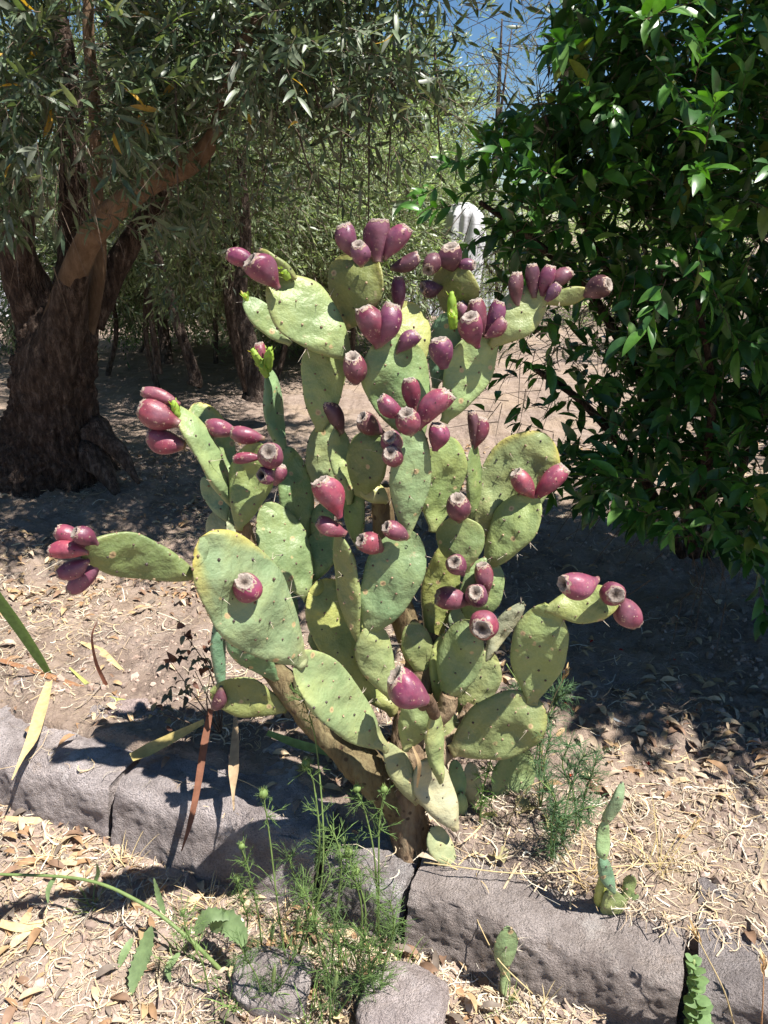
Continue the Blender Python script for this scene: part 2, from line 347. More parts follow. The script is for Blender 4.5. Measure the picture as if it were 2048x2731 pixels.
# ------------------------------------------------------------------ kerb stones
def block(name, xa, xb, top, dep, h, label, group, seed, rough=.010, tint=(1, 1, 1), rad=.035, grain=1.0):
    """a rounded, weathered block set along the kerb line between xa and xb"""
    A = np.array([xa, kerby(xa)]); B = np.array([xb, kerby(xb)]); d = (B-A); Ln = np.linalg.norm(d); d /= Ln; nb = np.array([-d[1], d[0]])
    nx, ny, nz = max(8, int(Ln/.0065)), 46, 46; pts = []; F6 = []
    def face(fn, n, m):
        a, b = np.meshgrid(np.linspace(0, 1, n), np.linspace(0, 1, m), indexing='ij'); V = fn(a, b); st = sum(len(p) for p in pts)
        pts.append(V.reshape(-1, 3)); i = np.arange(n-1)[:, None]*m; j = np.arange(m-1)[None]; q = st+i+j
        F6.append(np.stack([q, q+m, q+m+1, q+1], -1).reshape(-1, 4))
    one = lambda a: np.ones_like(a); zer = lambda a: np.zeros_like(a)
    face(lambda a, b: np.stack([a, b, one(a)], -1), nx, ny); face(lambda a, b: np.stack([a, zer(a), b], -1), nx, nz)
    face(lambda a, b: np.stack([b, one(a), a], -1), nz, nx); face(lambda a, b: np.stack([zer(a), a, b], -1), ny, nz); face(lambda a, b: np.stack([one(a), b, a], -1), nz, ny)
    V = np.concatenate(pts); L3 = np.array([Ln-.012, dep, h]); Q = V*L3; r = rad
    C = np.clip(Q, [r*.5, r, r*.5], L3-[r*.5, r, r]); dd = Q-C; l = np.linalg.norm(dd, axis=1, keepdims=True)
    inner = np.max(np.abs(dd), axis=1, keepdims=True); Q = C+np.where(l > 1e-9, dd*(inner/np.maximum(l, 1e-9)), 0)
    Q[:, 1] += (L3[2]-Q[:, 2])*-.20*(1-V[:, 1])                       # the front face leans out towards its foot
    wp = np.stack([A[0]+d[0]*(Q[:, 0]+.006)+nb[0]*Q[:, 1], A[1]+d[1]*(Q[:, 0]+.006)+nb[1]*Q[:, 1], top-h+Q[:, 2]], -1)
    nv = nrm(V-.5); n = rough*fbm(wp*7, seed, 3)+grain*(.0030*fbm(wp*38, seed+5, 3, .7)+.0028*vn(wp*105, seed+9))-.012*np.clip(fbm(wp*9, seed+31, 2)-.6, 0, 1)
    out = np.zeros_like(V); out[:, 2] = V[:, 2] > .999; out[:, 1] -= V[:, 1] < .001; out = out+.3*nv
    on = nrm(np.stack([d[0]*out[:, 0]+nb[0]*out[:, 1], d[1]*out[:, 0]+nb[1]*out[:, 1], out[:, 2]], -1))
    wp = wp+on*n[:, None]; wp[:, 2] += .012*vn(wp*1.7, seed+21)
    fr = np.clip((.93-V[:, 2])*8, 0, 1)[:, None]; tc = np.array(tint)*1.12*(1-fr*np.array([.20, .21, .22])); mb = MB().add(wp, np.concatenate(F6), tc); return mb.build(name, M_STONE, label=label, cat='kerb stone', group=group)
KG = 'kerb stones edging the raised bed'
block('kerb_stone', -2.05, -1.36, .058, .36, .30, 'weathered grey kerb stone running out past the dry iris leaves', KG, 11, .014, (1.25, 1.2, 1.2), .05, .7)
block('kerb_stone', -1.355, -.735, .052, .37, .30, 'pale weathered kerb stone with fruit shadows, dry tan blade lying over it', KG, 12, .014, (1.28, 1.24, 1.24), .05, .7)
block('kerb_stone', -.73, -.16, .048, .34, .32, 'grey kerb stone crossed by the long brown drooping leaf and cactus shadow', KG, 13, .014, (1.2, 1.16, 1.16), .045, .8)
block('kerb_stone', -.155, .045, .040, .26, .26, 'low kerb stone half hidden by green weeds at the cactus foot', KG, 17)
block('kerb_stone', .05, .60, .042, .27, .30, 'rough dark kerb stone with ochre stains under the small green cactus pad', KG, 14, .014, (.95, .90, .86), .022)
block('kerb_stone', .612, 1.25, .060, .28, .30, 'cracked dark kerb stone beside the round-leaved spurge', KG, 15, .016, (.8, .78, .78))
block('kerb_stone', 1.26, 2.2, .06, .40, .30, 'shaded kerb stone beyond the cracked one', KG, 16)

def rock(u, v, r, label, seed, sq=(1, 1, .6), tint=(1, 1, 1), name='rock'):
    p = gpt(u, v); n, m = 26, 36
    a, b = np.meshgrid(np.linspace(0, math.pi, n), np.linspace(0, 2*math.pi, m, endpoint=False), indexing='ij')
    D = np.stack([np.sin(a)*np.cos(b), np.sin(a)*np.sin(b), np.cos(a)], -1); D2 = np.sign(D)*np.abs(D)**.62
    V = D2*r*np.array(sq); V = V*(1+.12*fbm(D*1.6+seed, seed, 3))[..., None]+.004*fbm(D*14, seed+3, 3)[..., None]*D
    q = random.uniform(-.5, .5); V = V@np.array([[math.cos(q), math.sin(q), 0], [-math.sin(q), math.cos(q), 0], [0, 0, 1]])
    mb = MB().add(V.reshape(-1, 3)+p+np.array([0, 0, r*sq[2]*.25]), ringfaces(n, m), tint)
    return mb.build(name, M_STONE, label=label, cat='rock')
rock(730, 2640, .085, 'squat grey rock sitting among the green weeds in front of the kerb', 3, (1, .8, .62), (1.35, 1.3, 1.28))
rock(1075, 2720, .105, 'flat-topped pale rock beside the dry straw at the foot of the kerb', 5, (.85, .9, .55), (1.5, 1.42, 1.4))
rock(345, 1885, .045, 'small pinkish stone lying behind the kerb near dry leaves', 8, (1.3, .8, .5), (1.5, 1.3, 1.25))

# ------------------------------------------------------------------ the prickly pear
GREEN = (.165, .225, .085); PALE = (.25, .30, .135); YEL = (.33, .33, .085); BLUE = (.13, .215, .125); OLIVE = (.135, .165, .05); DRY = (.30, .245, .15)
TIPY = (.50, .38, .06); BASEB = (.27, .20, .10)
class Pad:
    def __init__(s, Pb, Pt, Wd, n, th, bend, seed, po=1.36, q=.56, neck=.20):
        s.b = Pb; s.ax = Pt-Pb; s.L = np.linalg.norm(s.ax); s.x = s.ax/s.L; s.n = n; s.s = np.cross(n, s.x); s.W = Wd; s.th = th; s.bend = bend; s.seed = seed; s.po = po; s.q = q; s.neck = neck
        rng = np.random.default_rng(seed); s.rng = rng; rows = []
        step = .042; k = 0; y = .035
        while y < s.L-.012:
            h = s.half(np.array([y/s.L]))[0]; xs = np.arange(-4, 5)*step*1.15+(step*.57 if k % 2 else 0)
            rows += [(y+rng.uniform(-.005, .005), x+rng.uniform(-.005, .005)) for x in xs if abs(x) < h*.86]
            y += step*.72; k += 1
        s.ar = np.array(rows) if rows else np.zeros((0, 2))
        ph = rng.uniform(0, 6.28, 3); s.wob = lambda u: 1+.035*np.sin(u*7+ph[0])+.025*np.sin(u*15+ph[1])
    def half(s, u):
        u = np.clip(u, 0, 1); h = np.sin(math.pi*u**s.po)**s.q
        return .5*s.W*np.maximum(h, s.neck*np.clip((1-u)*6, 0, 1))
    def surf(s, u, a):
        """u along the pad, a round its section (0..2pi; 0<a<pi is the front face)"""
        h = s.half(u)*s.wob(u); ca, sa = np.cos(a), np.sin(a)
        x = h*np.sign(ca)*np.abs(ca)**.92
        t = s.th*.5*np.minimum(1, (np.sin(math.pi*np.clip(u, 0, 1)**.8)+.02)**.45)*(1.25-.45*u)*np.sign(sa)*np.abs(sa)**.75
        y = u*s.L; bp = 0
        if len(s.ar):
            d2 = (x[..., None]-s.ar[:, 1])**2+(y[..., None]-s.ar[:, 0])**2; bp = np.max(np.exp(-d2/(.0115**2)), -1)*.0040
        env = np.abs(sa)**.8
        P = np.stack([x, y, np.zeros_like(x)], -1); und = fbm(P*17+s.seed*3.1+(np.sign(sa)*5)[..., None], s.seed, 2)*min(.014, .068*s.W+.002)
        z = t+np.sign(sa)*(bp+und)*env
        z = z+s.bend*s.L*((u-.5)**2-.25)+.05*x*x/max(s.W, .02)*math.sin(s.seed*1.7)*4+.006*np.sin(u*5+s.seed)
        return s.b+x[..., None]*s.s+y[..., None]*s.x+z[..., None]*s.n
cactus = Th('prickly_pear_cactus', W(1095, 2285, 1.42), 'tall branching prickly pear with flat green pads and many purple fruits', 'cactus')
PADS = {}
def padframe(base, tip, wpx, Yb, Yt, phi):
    Pb, Pt = W(*base, Yb), W(*tip, Yt); ax = nrm(Pt-Pb); mid = (Pb+Pt)/2; toc = nrm(CAM-mid); n0 = nrm(toc-ax*np.dot(toc, ax)); b = np.cross(ax, n0)
    if np.dot(b, SUN) < 0: b = -b
    p = R(phi); n = nrm(n0*math.cos(p)+b*math.sin(p)); Wd = wpx*depth(mid)/F/max(.42, math.cos(p))
    return Pb, Pt, n, Wd
def rbuild(pd, nu, na, colfn):
    u = (1-np.cos(np.linspace(0, math.pi, nu)))/2; u = .55*u+.45*np.linspace(0, 1, nu); a = np.linspace(0, 2*math.pi, na, endpoint=False)
    U, A = np.meshgrid(u, a, indexing='ij'); V = pd.surf(U, A); C = colfn(U, A)
    mb = MB(); mb.add(V.reshape(-1, 3), ringfaces(nu, na)[:, ::-1], C.reshape(-1, 3)); 
    for k, ring in ((0, 0), (nu-1, 1)):
        j = np.arange(na); e = mb.n; mb.v.append(V[k].mean(0)[None]); mb.c.append(C[k].mean(0)[None]); mb.n += 1
        f = np.stack([np.full(na, e), k*na+j, k*na+(j+1) % na], 1); mb.more(f if ring == 0 else f[:, ::-1])
    return mb
def areoles(pd, host, thing, spiny=0.0, dens=1.0, nu=6):
    mb = MB(); rng = pd.rng; pts = []
    for y, x in pd.ar:
        u = y/pd.L; h = float(pd.half(np.array([u]))[0]); c = min(.98, abs(x)/max(h, 1e-4))**(1/.92); a0 = math.acos(math.copysign(c, x))
        for back in (0, 1): pts.append((u, a0 if not back else 2*math.pi-a0, 0))
    for u in np.linspace(.22, .98, max(3, int(pd.L/.035))):
        for a in (0.0, math.pi): pts.append((float(np.clip(u+rng.uniform(-.02, .02), 0, .985)), a, 1))
    if not pts: return
    U = np.array([p[0] for p in pts]); A = np.array([p[1] for p in pts]); e = 1e-3
    P = pd.surf(U, A); du = pd.surf(np.clip(U+.01, 0, 1), A)-pd.surf(np.clip(U-.01, 0, 1), A); da = pd.surf(U, A+.03)-pd.surf(U, A-.03)
    N = nrm(np.cross(du, da)); cen = pd.b+pd.x*(U*pd.L)[:, None]; N = np.where((np.sum(N*(P-cen), 1) < 0)[:, None], -N, N)
    k = np.arange(6)*math.pi/3; cap = np.concatenate([np.stack([np.cos(k), np.sin(k), 0*k-.3], 1), np.stack([.6*np.cos(k), .6*np.sin(k), 0*k+.45], 1), [[0, 0, .65]]])
    fq = [[j, (j+1) % 6, 6+(j+1) % 6, 6+j] for j in range(6)]; ft = [[6+j, 6+(j+1) % 6, 12] for j in range(6)]
    A1, B1 = perp(N); sc = rng.uniform(.0020, .0034, len(P))[:, None, None]
    cols = pick([(.085, .05, .035), (.16, .10, .06), (.28, .20, .12), (.05, .035, .03)], len(P), rng)
    inst(mb, cap, [fq, ft], P, np.stack([A1, B1, N], -1)*sc, cols)
    n_sp = []
    for q in range(len(P)):
        m = (rng.random() < .05)+(rng.random() < spiny)*rng.integers(1, 4)
        for _ in range(int(m)):
            n_sp.append((P[q], nrm(N[q]+rng.normal(0, .42, 3)), rng.uniform(.008, .016) if rng.random() > spiny else rng.uniform(.018, .036)))
    if n_sp:
        SP_, SD, SL = np.array([s[0] for s in n_sp]), np.array([s[1] for s in n_sp]), np.array([s[2] for s in n_sp])
        twigs(mb, SP_, SD, SL, .0006, (.55, .48, .38))
    thing.part('areoles', mb, M_SPINE, host, kind='stuff')
def pad(key, base, tip, wpx, par, lean=.05, phi=10, col=GREEN, th=.020, bend=0.0, tipy=0.0, baseb=.25, spiny=.12, off=0.0, name='pad', thing=None, po=1.36, q=.54, neck=.2, label=None):
    wpx = wpx*1.02
    thing = thing or cactus
    Yb = par if not isinstance(par, str) else padY(par, base)
    Yb += off; ln = math.hypot(tip[0]-base[0], tip[1]-base[1])*1.6/F; Yt = Yb+lean*ln*3
    Pb, Pt, n, Wd = padframe(base, tip, wpx, Yb, Yt, phi); seed = sum(ord(c)*(i+3) for i, c in enumerate(key))
    x = nrm(Pt-Pb); Pb2 = Pb-x*.012                                  # tuck the joint into the pad below
    pd = Pad(Pb2, Pt, Wd, n, th, bend, seed, po, q, neck); PADS[key] = (base, tip, Yb, Yt, pd)
    g = np.array(col)*np.array([.98, 1.02, 1.0])+np.array([.004, .008, .010]); rg = np.random.default_rng(seed); g = g*rg.uniform(.9, 1.12)
    def cf(U, A):
        s = np.abs(np.cos(A)); nz = fbm(np.stack([U*4+seed, A*1.2, 0*U], -1), seed, 3)
        c = g[None, None]*(1+.10*nz[..., None]); ty = np.clip((s*.55+U*.75-.92+.14*nz)*2.6, 0, 1)*tipy
        c = c+(np.array(TIPY)-c)*ty[..., None]
        edge = np.clip((s-.955)*16, 0, 1)*.35*np.clip(U*3, 0, 1); c = c+(np.array(PALE)*1.15-c)*edge[..., None]
        bb = np.clip(1-U/.22+.5*nz, 0, 1)*baseb; return c+(np.array(BASEB)-c)*bb[..., None]
    mb = rbuild(pd, 30, 40, cf); o = thing.part(name, mb, M_PAD, label=label); areoles(pd, o, thing, spiny); return o
def padY(key, px):
    base, tip, Yb, Yt, pd = PADS[key]; a = np.array(tip, float)-base; t = np.dot(np.array(px, float)-base, a)/np.dot(a, a); return Yb+(Yt-Yb)*float(np.clip(t, 0, 1))
def limb(name, pts, wid, seed, col=(1, 1, 1)):
    P = [W(*p) for p in pts]; r = [w_*.5*depth(p)/F for w_, p in zip(wid, P)]; mb = MB()
    tube(mb, P, r, 44, 30, col, lambda V: 1+.12*fbm(V*14, seed, 3)+.07*np.abs(fbm(V*55, seed+3, 2))); cactus.part(name, mb, M_CORK)
limb('trunk', [(1100, 2330, 1.42), (1092, 2230, 1.42), (1078, 2130, 1.43), (1085, 2000, 1.46), (1088, 1890, 1.50)], [132, 112, 105, 85, 78], 3, (.85, .82, .78))
limb('limb', [(1075, 2150, 1.43), (960, 2035, 1.44), (850, 1930, 1.46), (765, 1830, 1.49), (715, 1775, 1.51)], [108, 98, 84, 76, 54], 5, (.66, .72, .58))
limb('limb', [(1085, 2010, 1.46), (1092, 1900, 1.50), (1120, 1800, 1.54), (1162, 1690, 1.58)], [80, 86, 92, 66], 6, (.62, .60, .52))
limb('limb', [(1090, 2090, 1.44), (1170, 2010, 1.46), (1235, 1940, 1.50), (1262, 1880, 1.53)], [70, 64, 56, 40], 7)
limb('limb', [(1085, 1960, 1.46), (1180, 1900, 1.45), (1200, 1850, 1.45)], [60, 54, 44], 8, (.9, .85, .8))
limb('limb', [(1110, 1760, 1.55), (1075, 1640, 1.56), (1040, 1500, 1.57), (1012, 1300, 1.56)], [60, 66, 64, 54], 9, (.6, .6, .48))
limb('limb', [(715, 1660, 1.5), (678, 1520, 1.5), (650, 1410, 1.5), (628, 1325, 1.5)], [40, 44, 42, 34], 10, (.75, .72, .6))
limb('limb', [(1125, 1885, 1.30), (1140, 1868, 1.29), (1158, 1905, 1.33)], [26, 34, 30], 12, (.45, .4, .4))

pad('a01', (1110, 2140), (1032, 1985), 62, 1.38, -.05, 15, (.25, .245, .12), .034, baseb=.5)
pad('a02', (1030, 1992), (783, 1748), 140, 'a01', -.12, 24, PALE, .026, .12, .1, .5)
pad('a03', (800, 1760), (527, 1432), 222, 'a02', -.13, 20, (.20, .25, .125), .024, -.10, .85, .35)
pad('a04', (512, 1530), (212, 1462), 114, 'a03', -.10, -30, (.15, .185, .06), .020, .15, .1)
pad('a05', (1045, 1890), (845, 1550), 178, 1.49, .03, 14, (.27, .28, .085), .026, .05, .35, .6)
pad('a06', (820, 1592), (710, 1340), 128, 'a05', .05, 18, (.20, .255, .105), .020, .05, .1)
pad('a07', (812, 1505), (765, 1190), 90, 1.6, .05, 24, GREEN, .020, -.06, .15)
pad('a08', (754, 1200), (711, 982), 48, 'a07', .03, 58, (.17, .25, .12), .022)
pad('a09', (640, 1396), (692, 1178), 116, 1.48, .0, -6, (.19, .23, .075), .022, .08, .1)
pad('a10', (626, 1348), (463, 1080), 64, 1.5, -.02, 48, (.21, .265, .11), .022, -.16, .2)
pad('a11', (632, 1300), (516, 1076), 108, 1.56, .04, 22, (.20, .255, .095), .020, .05, .9, .6)
pad('a12', (602, 1375), (546, 1268), 62, 1.6, .02, -30, BLUE, .018)
pad('a13', (640, 1485), (574, 1360), 96, 1.6, .05, 12, (.29, .31, .18), .018, 0, .1, .4)
pad('a14', (778, 1665), (754, 1556), 56, 1.6, .04, 5, BLUE, .016)
pad('a15', (728, 1810), (615, 1685), 72, 1.45, -.03, -38, (.10, .17, .075), .020)
pad('a16', (594, 1845), (577, 1640), 38, 1.52, .03, 30, BLUE, .016)
pad('a17', (752, 1886), (560, 1842), 98, 1.48, -.05, -30, (.21, .225, .07), .018, .1)
pad('a18', (823, 1550), (882, 1408), 88, 1.57, .03, -22, (.14, .20, .07), .020)
pad('a19', (852, 1455), (866, 1340), 62, 1.6, .03, -22, (.13, .19, .075), .018)
pad('a20', (1038, 1850), (978, 1665), 98, 1.42, .0, 22, (.25, .28, .115), .030, .05, .1, .4)
pad('a21', (955, 1694), (899, 1424), 56, 'a20', .02, -48, (.18, .20, .07), .020)
pad('a22', (985, 1684), (1097, 1416), 158, 'a20', .03, 8, (.175, .235, .105), .022, .04)
pad('a23', (1088, 1424), (1102, 1128), 108, 'a22', .03, 16, (.195, .255, .115), .020, .05)
pad('a24', (1158, 1405), (1196, 1162), 118, 1.56, .05, 22, (.225, .275, .09), .020, 0, .15)
pad('a25', (1150, 1735), (1198, 1440), 94, 1.58, .02, 12, (.27, .285, .08), .034, .05, .1, .6)
pad('a26', (1240, 1510), (1214, 1378), 124, 1.52, .0, -14, (.17, .205, .07), .024, .06, .15)
pad('a27', (1258, 1660), (1306, 1488), 114, 1.57, .03, 16, (.20, .255, .10), .020)
pad('a28', (1300, 1508), (1428, 1316), 118, 'a27', .03, 14, (.20, .245, .085), .024, -.06, .2, .2, .35)
pad('a29', (1288, 1436), (1452, 1154), 196, 1.62, .05, 22, (.235, .265, .105), .024, .04, .8, .3, .6)
pad('a30', (1254, 1380), (1273, 1178), 34, 1.6, .02, 62, (.15, .19, .06), .018, spiny=.3)
pad('a31', (1230, 1712), (1233, 1608), 78, 1.57, .05, 20, (.24, .29, .15), .018)
pad('a32', (1240, 1935), (1304, 1732), 104, 1.53, .04, 18, (.27, .295, .13), .022, 0, .15, .4)
pad('a33', (1296, 1750), (1394, 1602), 44, 'a32', .02, 40, (.34, .33, .22), .020, 0, 0, .1, .2)
pad('a34', (1163, 1856), (1190, 1688), 62, 1.52, .03, 34, (.27, .30, .10), .024, 0, .1, .4)
pad('a35', (1196, 1866), (1250, 1656), 116, 1.46, .0, -14, (.17, .21, .085), .022, .08, .15)
pad('a36', (1214, 2002), (1450, 1880), 170, 1.43, -.02, -24, (.185, .205, .075), .024, .05, .15, .6)
pad('a37', (1420, 1868), (1453, 1608), 150, 'a36', .0, 6, (.185, .225, .08), .024, .08, .2, .4, .25)
pad('a38', (1466, 1624), (1655, 1596), 100, 'a37', -.05, 8, (.22, .25, .085), .022, .08, .35, .2, .25)
pad('a39', (1340, 2176), (1392, 1992), 102, 1.52, .03, 22, (.22, .28, .12), .018, 0, .15, .1)
pad('a40', (1084, 1992), (1130, 1866), 94, 1.38, .02, 4, (.22, .25, .10), .024, .05, .1, .4)
pad('a41', (1172, 2076), (1153, 1888), 46, 1.34, .0, 40, (.26, .28, .11), .026, .05, .3)
pad('a42', (1206, 2196), (1124, 2028), 106, 1.37, .0, 14, (.33, .30, .19), .030, 0, 0, .3)
pad('a43', (1228, 2126), (1212, 2030), 44, 1.48, .02, 10, (.22, .30, .13), .014)
pad('a44', (1262, 2146), (1254, 2034), 50, 1.49, .02, 10, (.33, .31, .18), .016)
pad('a45', (1232, 2190), (1228, 2110), 34, 1.46, .02, 10, (.24, .30, .13), .014)
pad('a46', (1286, 2220), (1318, 2162), 40, 1.46, .02, 20, (.40, .38, .09), .014, tipy=.5)
pad('a47', (1205, 2312), (1150, 2208), 64, 1.36, .0, 24, (.31, .32, .17), .020)
pad('a48', (1195, 2010), (1172, 1880), 84, 1.48, .02, 6, (.25, .27, .12), .024, baseb=.4)
pad('a49', (1010, 1985), (905, 1880), 92, 1.43, .0, -20, (.24, .245, .12), .030, .05, 0, .5)
pad('a50', (905, 1900), (790, 1795), 84, 1.46, .0, -18, (.24, .24, .12), .028, .05, 0, .5)
pad('a51', (1092, 2120), (1062, 2005), 70, 1.42, .0, 10, (.28, .25, .13), .034, 0, 0, .6)
pad('a52', (1130, 1800), (1098, 1660), 80, 1.52, .02, 6, (.23, .245, .09), .024, 0, .1, .5)
pad('a53', (880, 1760), (862, 1640), 96, 1.56, .03, 12, (.20, .245, .10), .020)
pad('a54', (1150, 2150), (1092, 2060), 66, 1.38, .0, 0, (.30, .27, .15), .030, 0, 0, .5)
pad('b01', (1112, 1172), (1026, 890), 178, 1.54, .01, 16, (.185, .25, .095), .024, .05, .15)
pad('b02', (852, 1136), (872, 886), 120, 1.58, .01, 8, (.215, .265, .095), .018, 0, .1)
pad('b03', (926, 948), (722, 742), 152, 'b02', -.02, 22, (.225, .275, .105), .022, .05, .25, .2, .3, -.04)
pad('b04', (774, 738), (688, 666), 42, 'b03', .0, -42, (.18, .19, .06), .018, 0, .4)
pad('b05', (764, 908), (650, 798), 64, 1.6, .02, 16, (.20, .26, .11), .018)
pad('b06', (886, 1340), (868, 1122), 118, 1.64, .03, 16, (.25, .285, .13), .018)
pad('b07', (926, 1330), (903, 1134), 60, 1.57, .02, 42, (.25, .29, .115), .018)
pad('b08', (956, 1455), (945, 1288), 52, 1.57, .02, -42, (.14, .20, .06), .020)
pad('b09', (954, 1314), (1002, 1152), 114, 1.52, -.02, -30, (.16, .19, .06), .020)
pad('b10', (1018, 1332), (965, 1284), 58, 1.53, -.02, 20, (.35, .33, .13), .020)
pad('b11', (1106, 985), (1085, 802), 108, 1.60, .04, 26, (.34, .345, .12), .018, 0, .4)
pad('b12', (914, 866), (986, 674), 150, 1.6, -.06, -30, (.155, .165, .045), .020, -.05, .2)
pad('b13', (1206, 845), (1226, 698), 120, 1.66, -.06, -28, (.16, .165, .045), .020, -.05, .2)
pad('b14', (1164, 1020), (1196, 832), 82, 1.64, .0, -20, BLUE, .018)
pad('b15', (1188, 1112), (1308, 876), 120, 'a24', .02, 22, (.225, .285, .115), .020, .06, .1)
pad('b16', (1318, 912), (1444, 768), 116, 'b15', .0, 8, (.20, .225, .085), .020, .08, .3)
pad('b17', (1458, 808), (1576, 778), 42, 'b16', .02, -30, (.20, .21, .07), .016, .35, .5)

# ---- fruits: (navel px, base px, width px, pad it grows on, tint)
FM = (.142, .031, .058); FP = (.195, .038, .068); FD = (.070, .022, .034); FV = (.115, .033, .062)
def fruit(nv, bs, wpx, on, col=FM, k=1.32, back=0.0, hollow=False, thing=None):
    thing = thing or cactus; i = len(FR); FR.append(1); rng = np.random.default_rng(500+i)
    Yb = (padY(on, bs) if isinstance(on, str) else on)+back; Pb = W(*bs, Yb); toc = nrm(CAM-Pb); wd = .96*wpx*depth(Pb)/F
    Pn = W(*nv, Yb); pl = np.linalg.norm(Pn-Pb); Ln = max(k*wd, pl); Pn = Pn+toc*math.sqrt(max(0, Ln*Ln-pl*pl)); ax = nrm(Pn-Pb)
    Pb = Pb-ax*.008; Ln = np.linalg.norm(Pn-Pb)
    prof = np.array([(0, .30), (.06, .34), (.15, .48), (.28, .72), (.42, .90), (.56, .99), (.68, 1.0), (.79, .95), (.88, .83), (.95, .69), (.985, .61)])
    fat = rng.uniform(.75, 1.35); prof[:, 1] = np.where(prof[:, 0] < .65, prof[:, 1]**fat, prof[:, 1]*(1-(prof[:, 0]-.65)*rng.uniform(-.1, .14))); prof[0, 1] = max(prof[0, 1], .22)
    A, B = perp(ax[None]); A, B = A[0], B[0]; seg = 28; a = np.linspace(0, 2*math.pi, seg, endpoint=False)
    t = np.interp(np.linspace(0, 1, 20), np.linspace(0, 1, len(prof)), prof[:, 0]); r = np.interp(np.linspace(0, 1, 20), np.linspace(0, 1, len(prof)), prof[:, 1])
    sh = rng.uniform(.92, 1.08); lo1 = rng.uniform(0, .05); lo2 = rng.uniform(0, .035); bendv = (A*rng.uniform(-1, 1)+B*rng.uniform(-1, 1))*wd*.16
    D = np.cos(a)[:, None]*A+np.sin(a)[:, None]*B; ph = rng.uniform(0, 6.28)
    def P(t, rr, a):
        D = np.cos(a)[..., None]*A+np.sin(a)[..., None]*B
        lob = 1+.03*np.cos(a*5+ph)*t+lo1*np.cos(a*2+ph*2+t*2)+lo2*np.cos(a*3+ph*3+t*5)
        if hollow: lob = lob*(1-.10*np.abs(np.sin(a*2+t*3)))
        return Pb+ax*(t*Ln)[..., None]+bendv*(4*t*(1-t))[..., None]+D*(rr*lob*wd*.5*sh)[..., None]
    T, Aa = np.meshgrid(t, a, indexing='ij'); Rr = np.repeat(r[:, None], seg, 1)
    V = P(T, Rr, Aa); mb = MB(); c = np.array(col)*rng.uniform(.82, 1.15)*np.array([rng.uniform(.88, 1.18), rng.uniform(.8, 1.3), rng.uniform(.8, 1.25)])
    cc = c*(1+.25*np.clip(T-.5, -.5, .5))[..., None]; gr = np.clip(.16-T, 0, 1)[..., None]*rng.uniform(0, 5); cc = cc*(1-gr)+np.array([.22, .20, .07])*gr
    mb.add(V.reshape(-1, 3), ringfaces(20, seg), cc.reshape(-1, 3)); j = np.arange(seg); e = mb.n
    mb.v.append(V[0].mean(0)[None]); mb.c.append(c[None]); mb.n += 1; mb.more(np.stack([np.full(seg, e), (j+1) % seg, j], 1))
    o = thing.part('fruit', mb, M_FRUIT)
    # the withered flower scar at the end: a ragged grey dish with a rim
    dp = 2.2 if hollow else rng.uniform(.1, .6)
    pn = np.array([(.93, .795), (.965, .745), (.99, .69), (1.0, .63), (.985, .54), (.965-.01*dp, .42), (.955-.045*dp, .28), (.95-.075*dp, .18), (.945-.10*dp, .02)])
    Tn, An = np.meshgrid(pn[:, 0], a, indexing='ij'); Rn = np.repeat((pn[:, 1]*np.interp(.985, prof[:, 0], prof[:, 1])/.70)[:, None], seg, 1)*1.015
    Tn = Tn+np.where(np.arange(len(pn))[:, None] < 3, .022*np.sin(An*7+ph)+.018*np.sin(An*11+ph*3)+.012*np.sin(An*17), .006*np.sin(An*6+ph)); 
    # keep the ragged lower hem lying on the skin
    Rn[:2] = np.interp(Tn[:2], prof[:, 0], prof[:, 1])*1.022
    mb = MB(); cn = np.array([(.42, .27, .20), (.46, .34, .27), (.44, .36, .31), (.43, .37, .32), (.37, .30, .26), (.33, .27, .23), (.22, .17, .14), (.10, .07, .055), (.05, .03, .025)])
    if hollow: cn = cn*np.array([1, .9, .85, .7, .4, .3, .25, .3, .3])[:, None]
    mb.add(P(Tn, Rn, An).reshape(-1, 3), ringfaces(len(pn), seg), np.repeat(cn[:, None], seg, 1).reshape(-1, 3)*rng.uniform(.8, 1.1)); thing.part('flower_scar', mb, M_NAVEL, o)
    # glochid cushions
    m = 15; tt = rng.uniform(.25, .9, m); aa = np.arange(m)*2.4+rng.uniform(-.3, .3, m); rr = np.interp(tt, prof[:, 0], prof[:, 1]); Q = P(tt, rr, aa)
    N = nrm(np.cos(aa)[:, None]*A+np.sin(aa)[:, None]*B+ax*(tt-.6)[:, None]); A1, B1 = perp(N); kk = np.arange(6)*math.pi/3
    cap = np.concatenate([np.stack([np.cos(kk), np.sin(kk), 0*kk-.25], 1), [[0, 0, .6]]]); mb = MB()
    inst(mb, cap, [[[q, (q+1) % 6, 6] for q in range(6)]], Q, np.stack([A1, B1, N], -1)*rng.uniform(.0010, .0021, m)[:, None, None], pick([(.50, .34, .28), (.36, .22, .19), (.10, .05, .05)], m, rng))
    thing.part('glochids', mb, M_NAVEL, o, kind='stuff')
FR = []
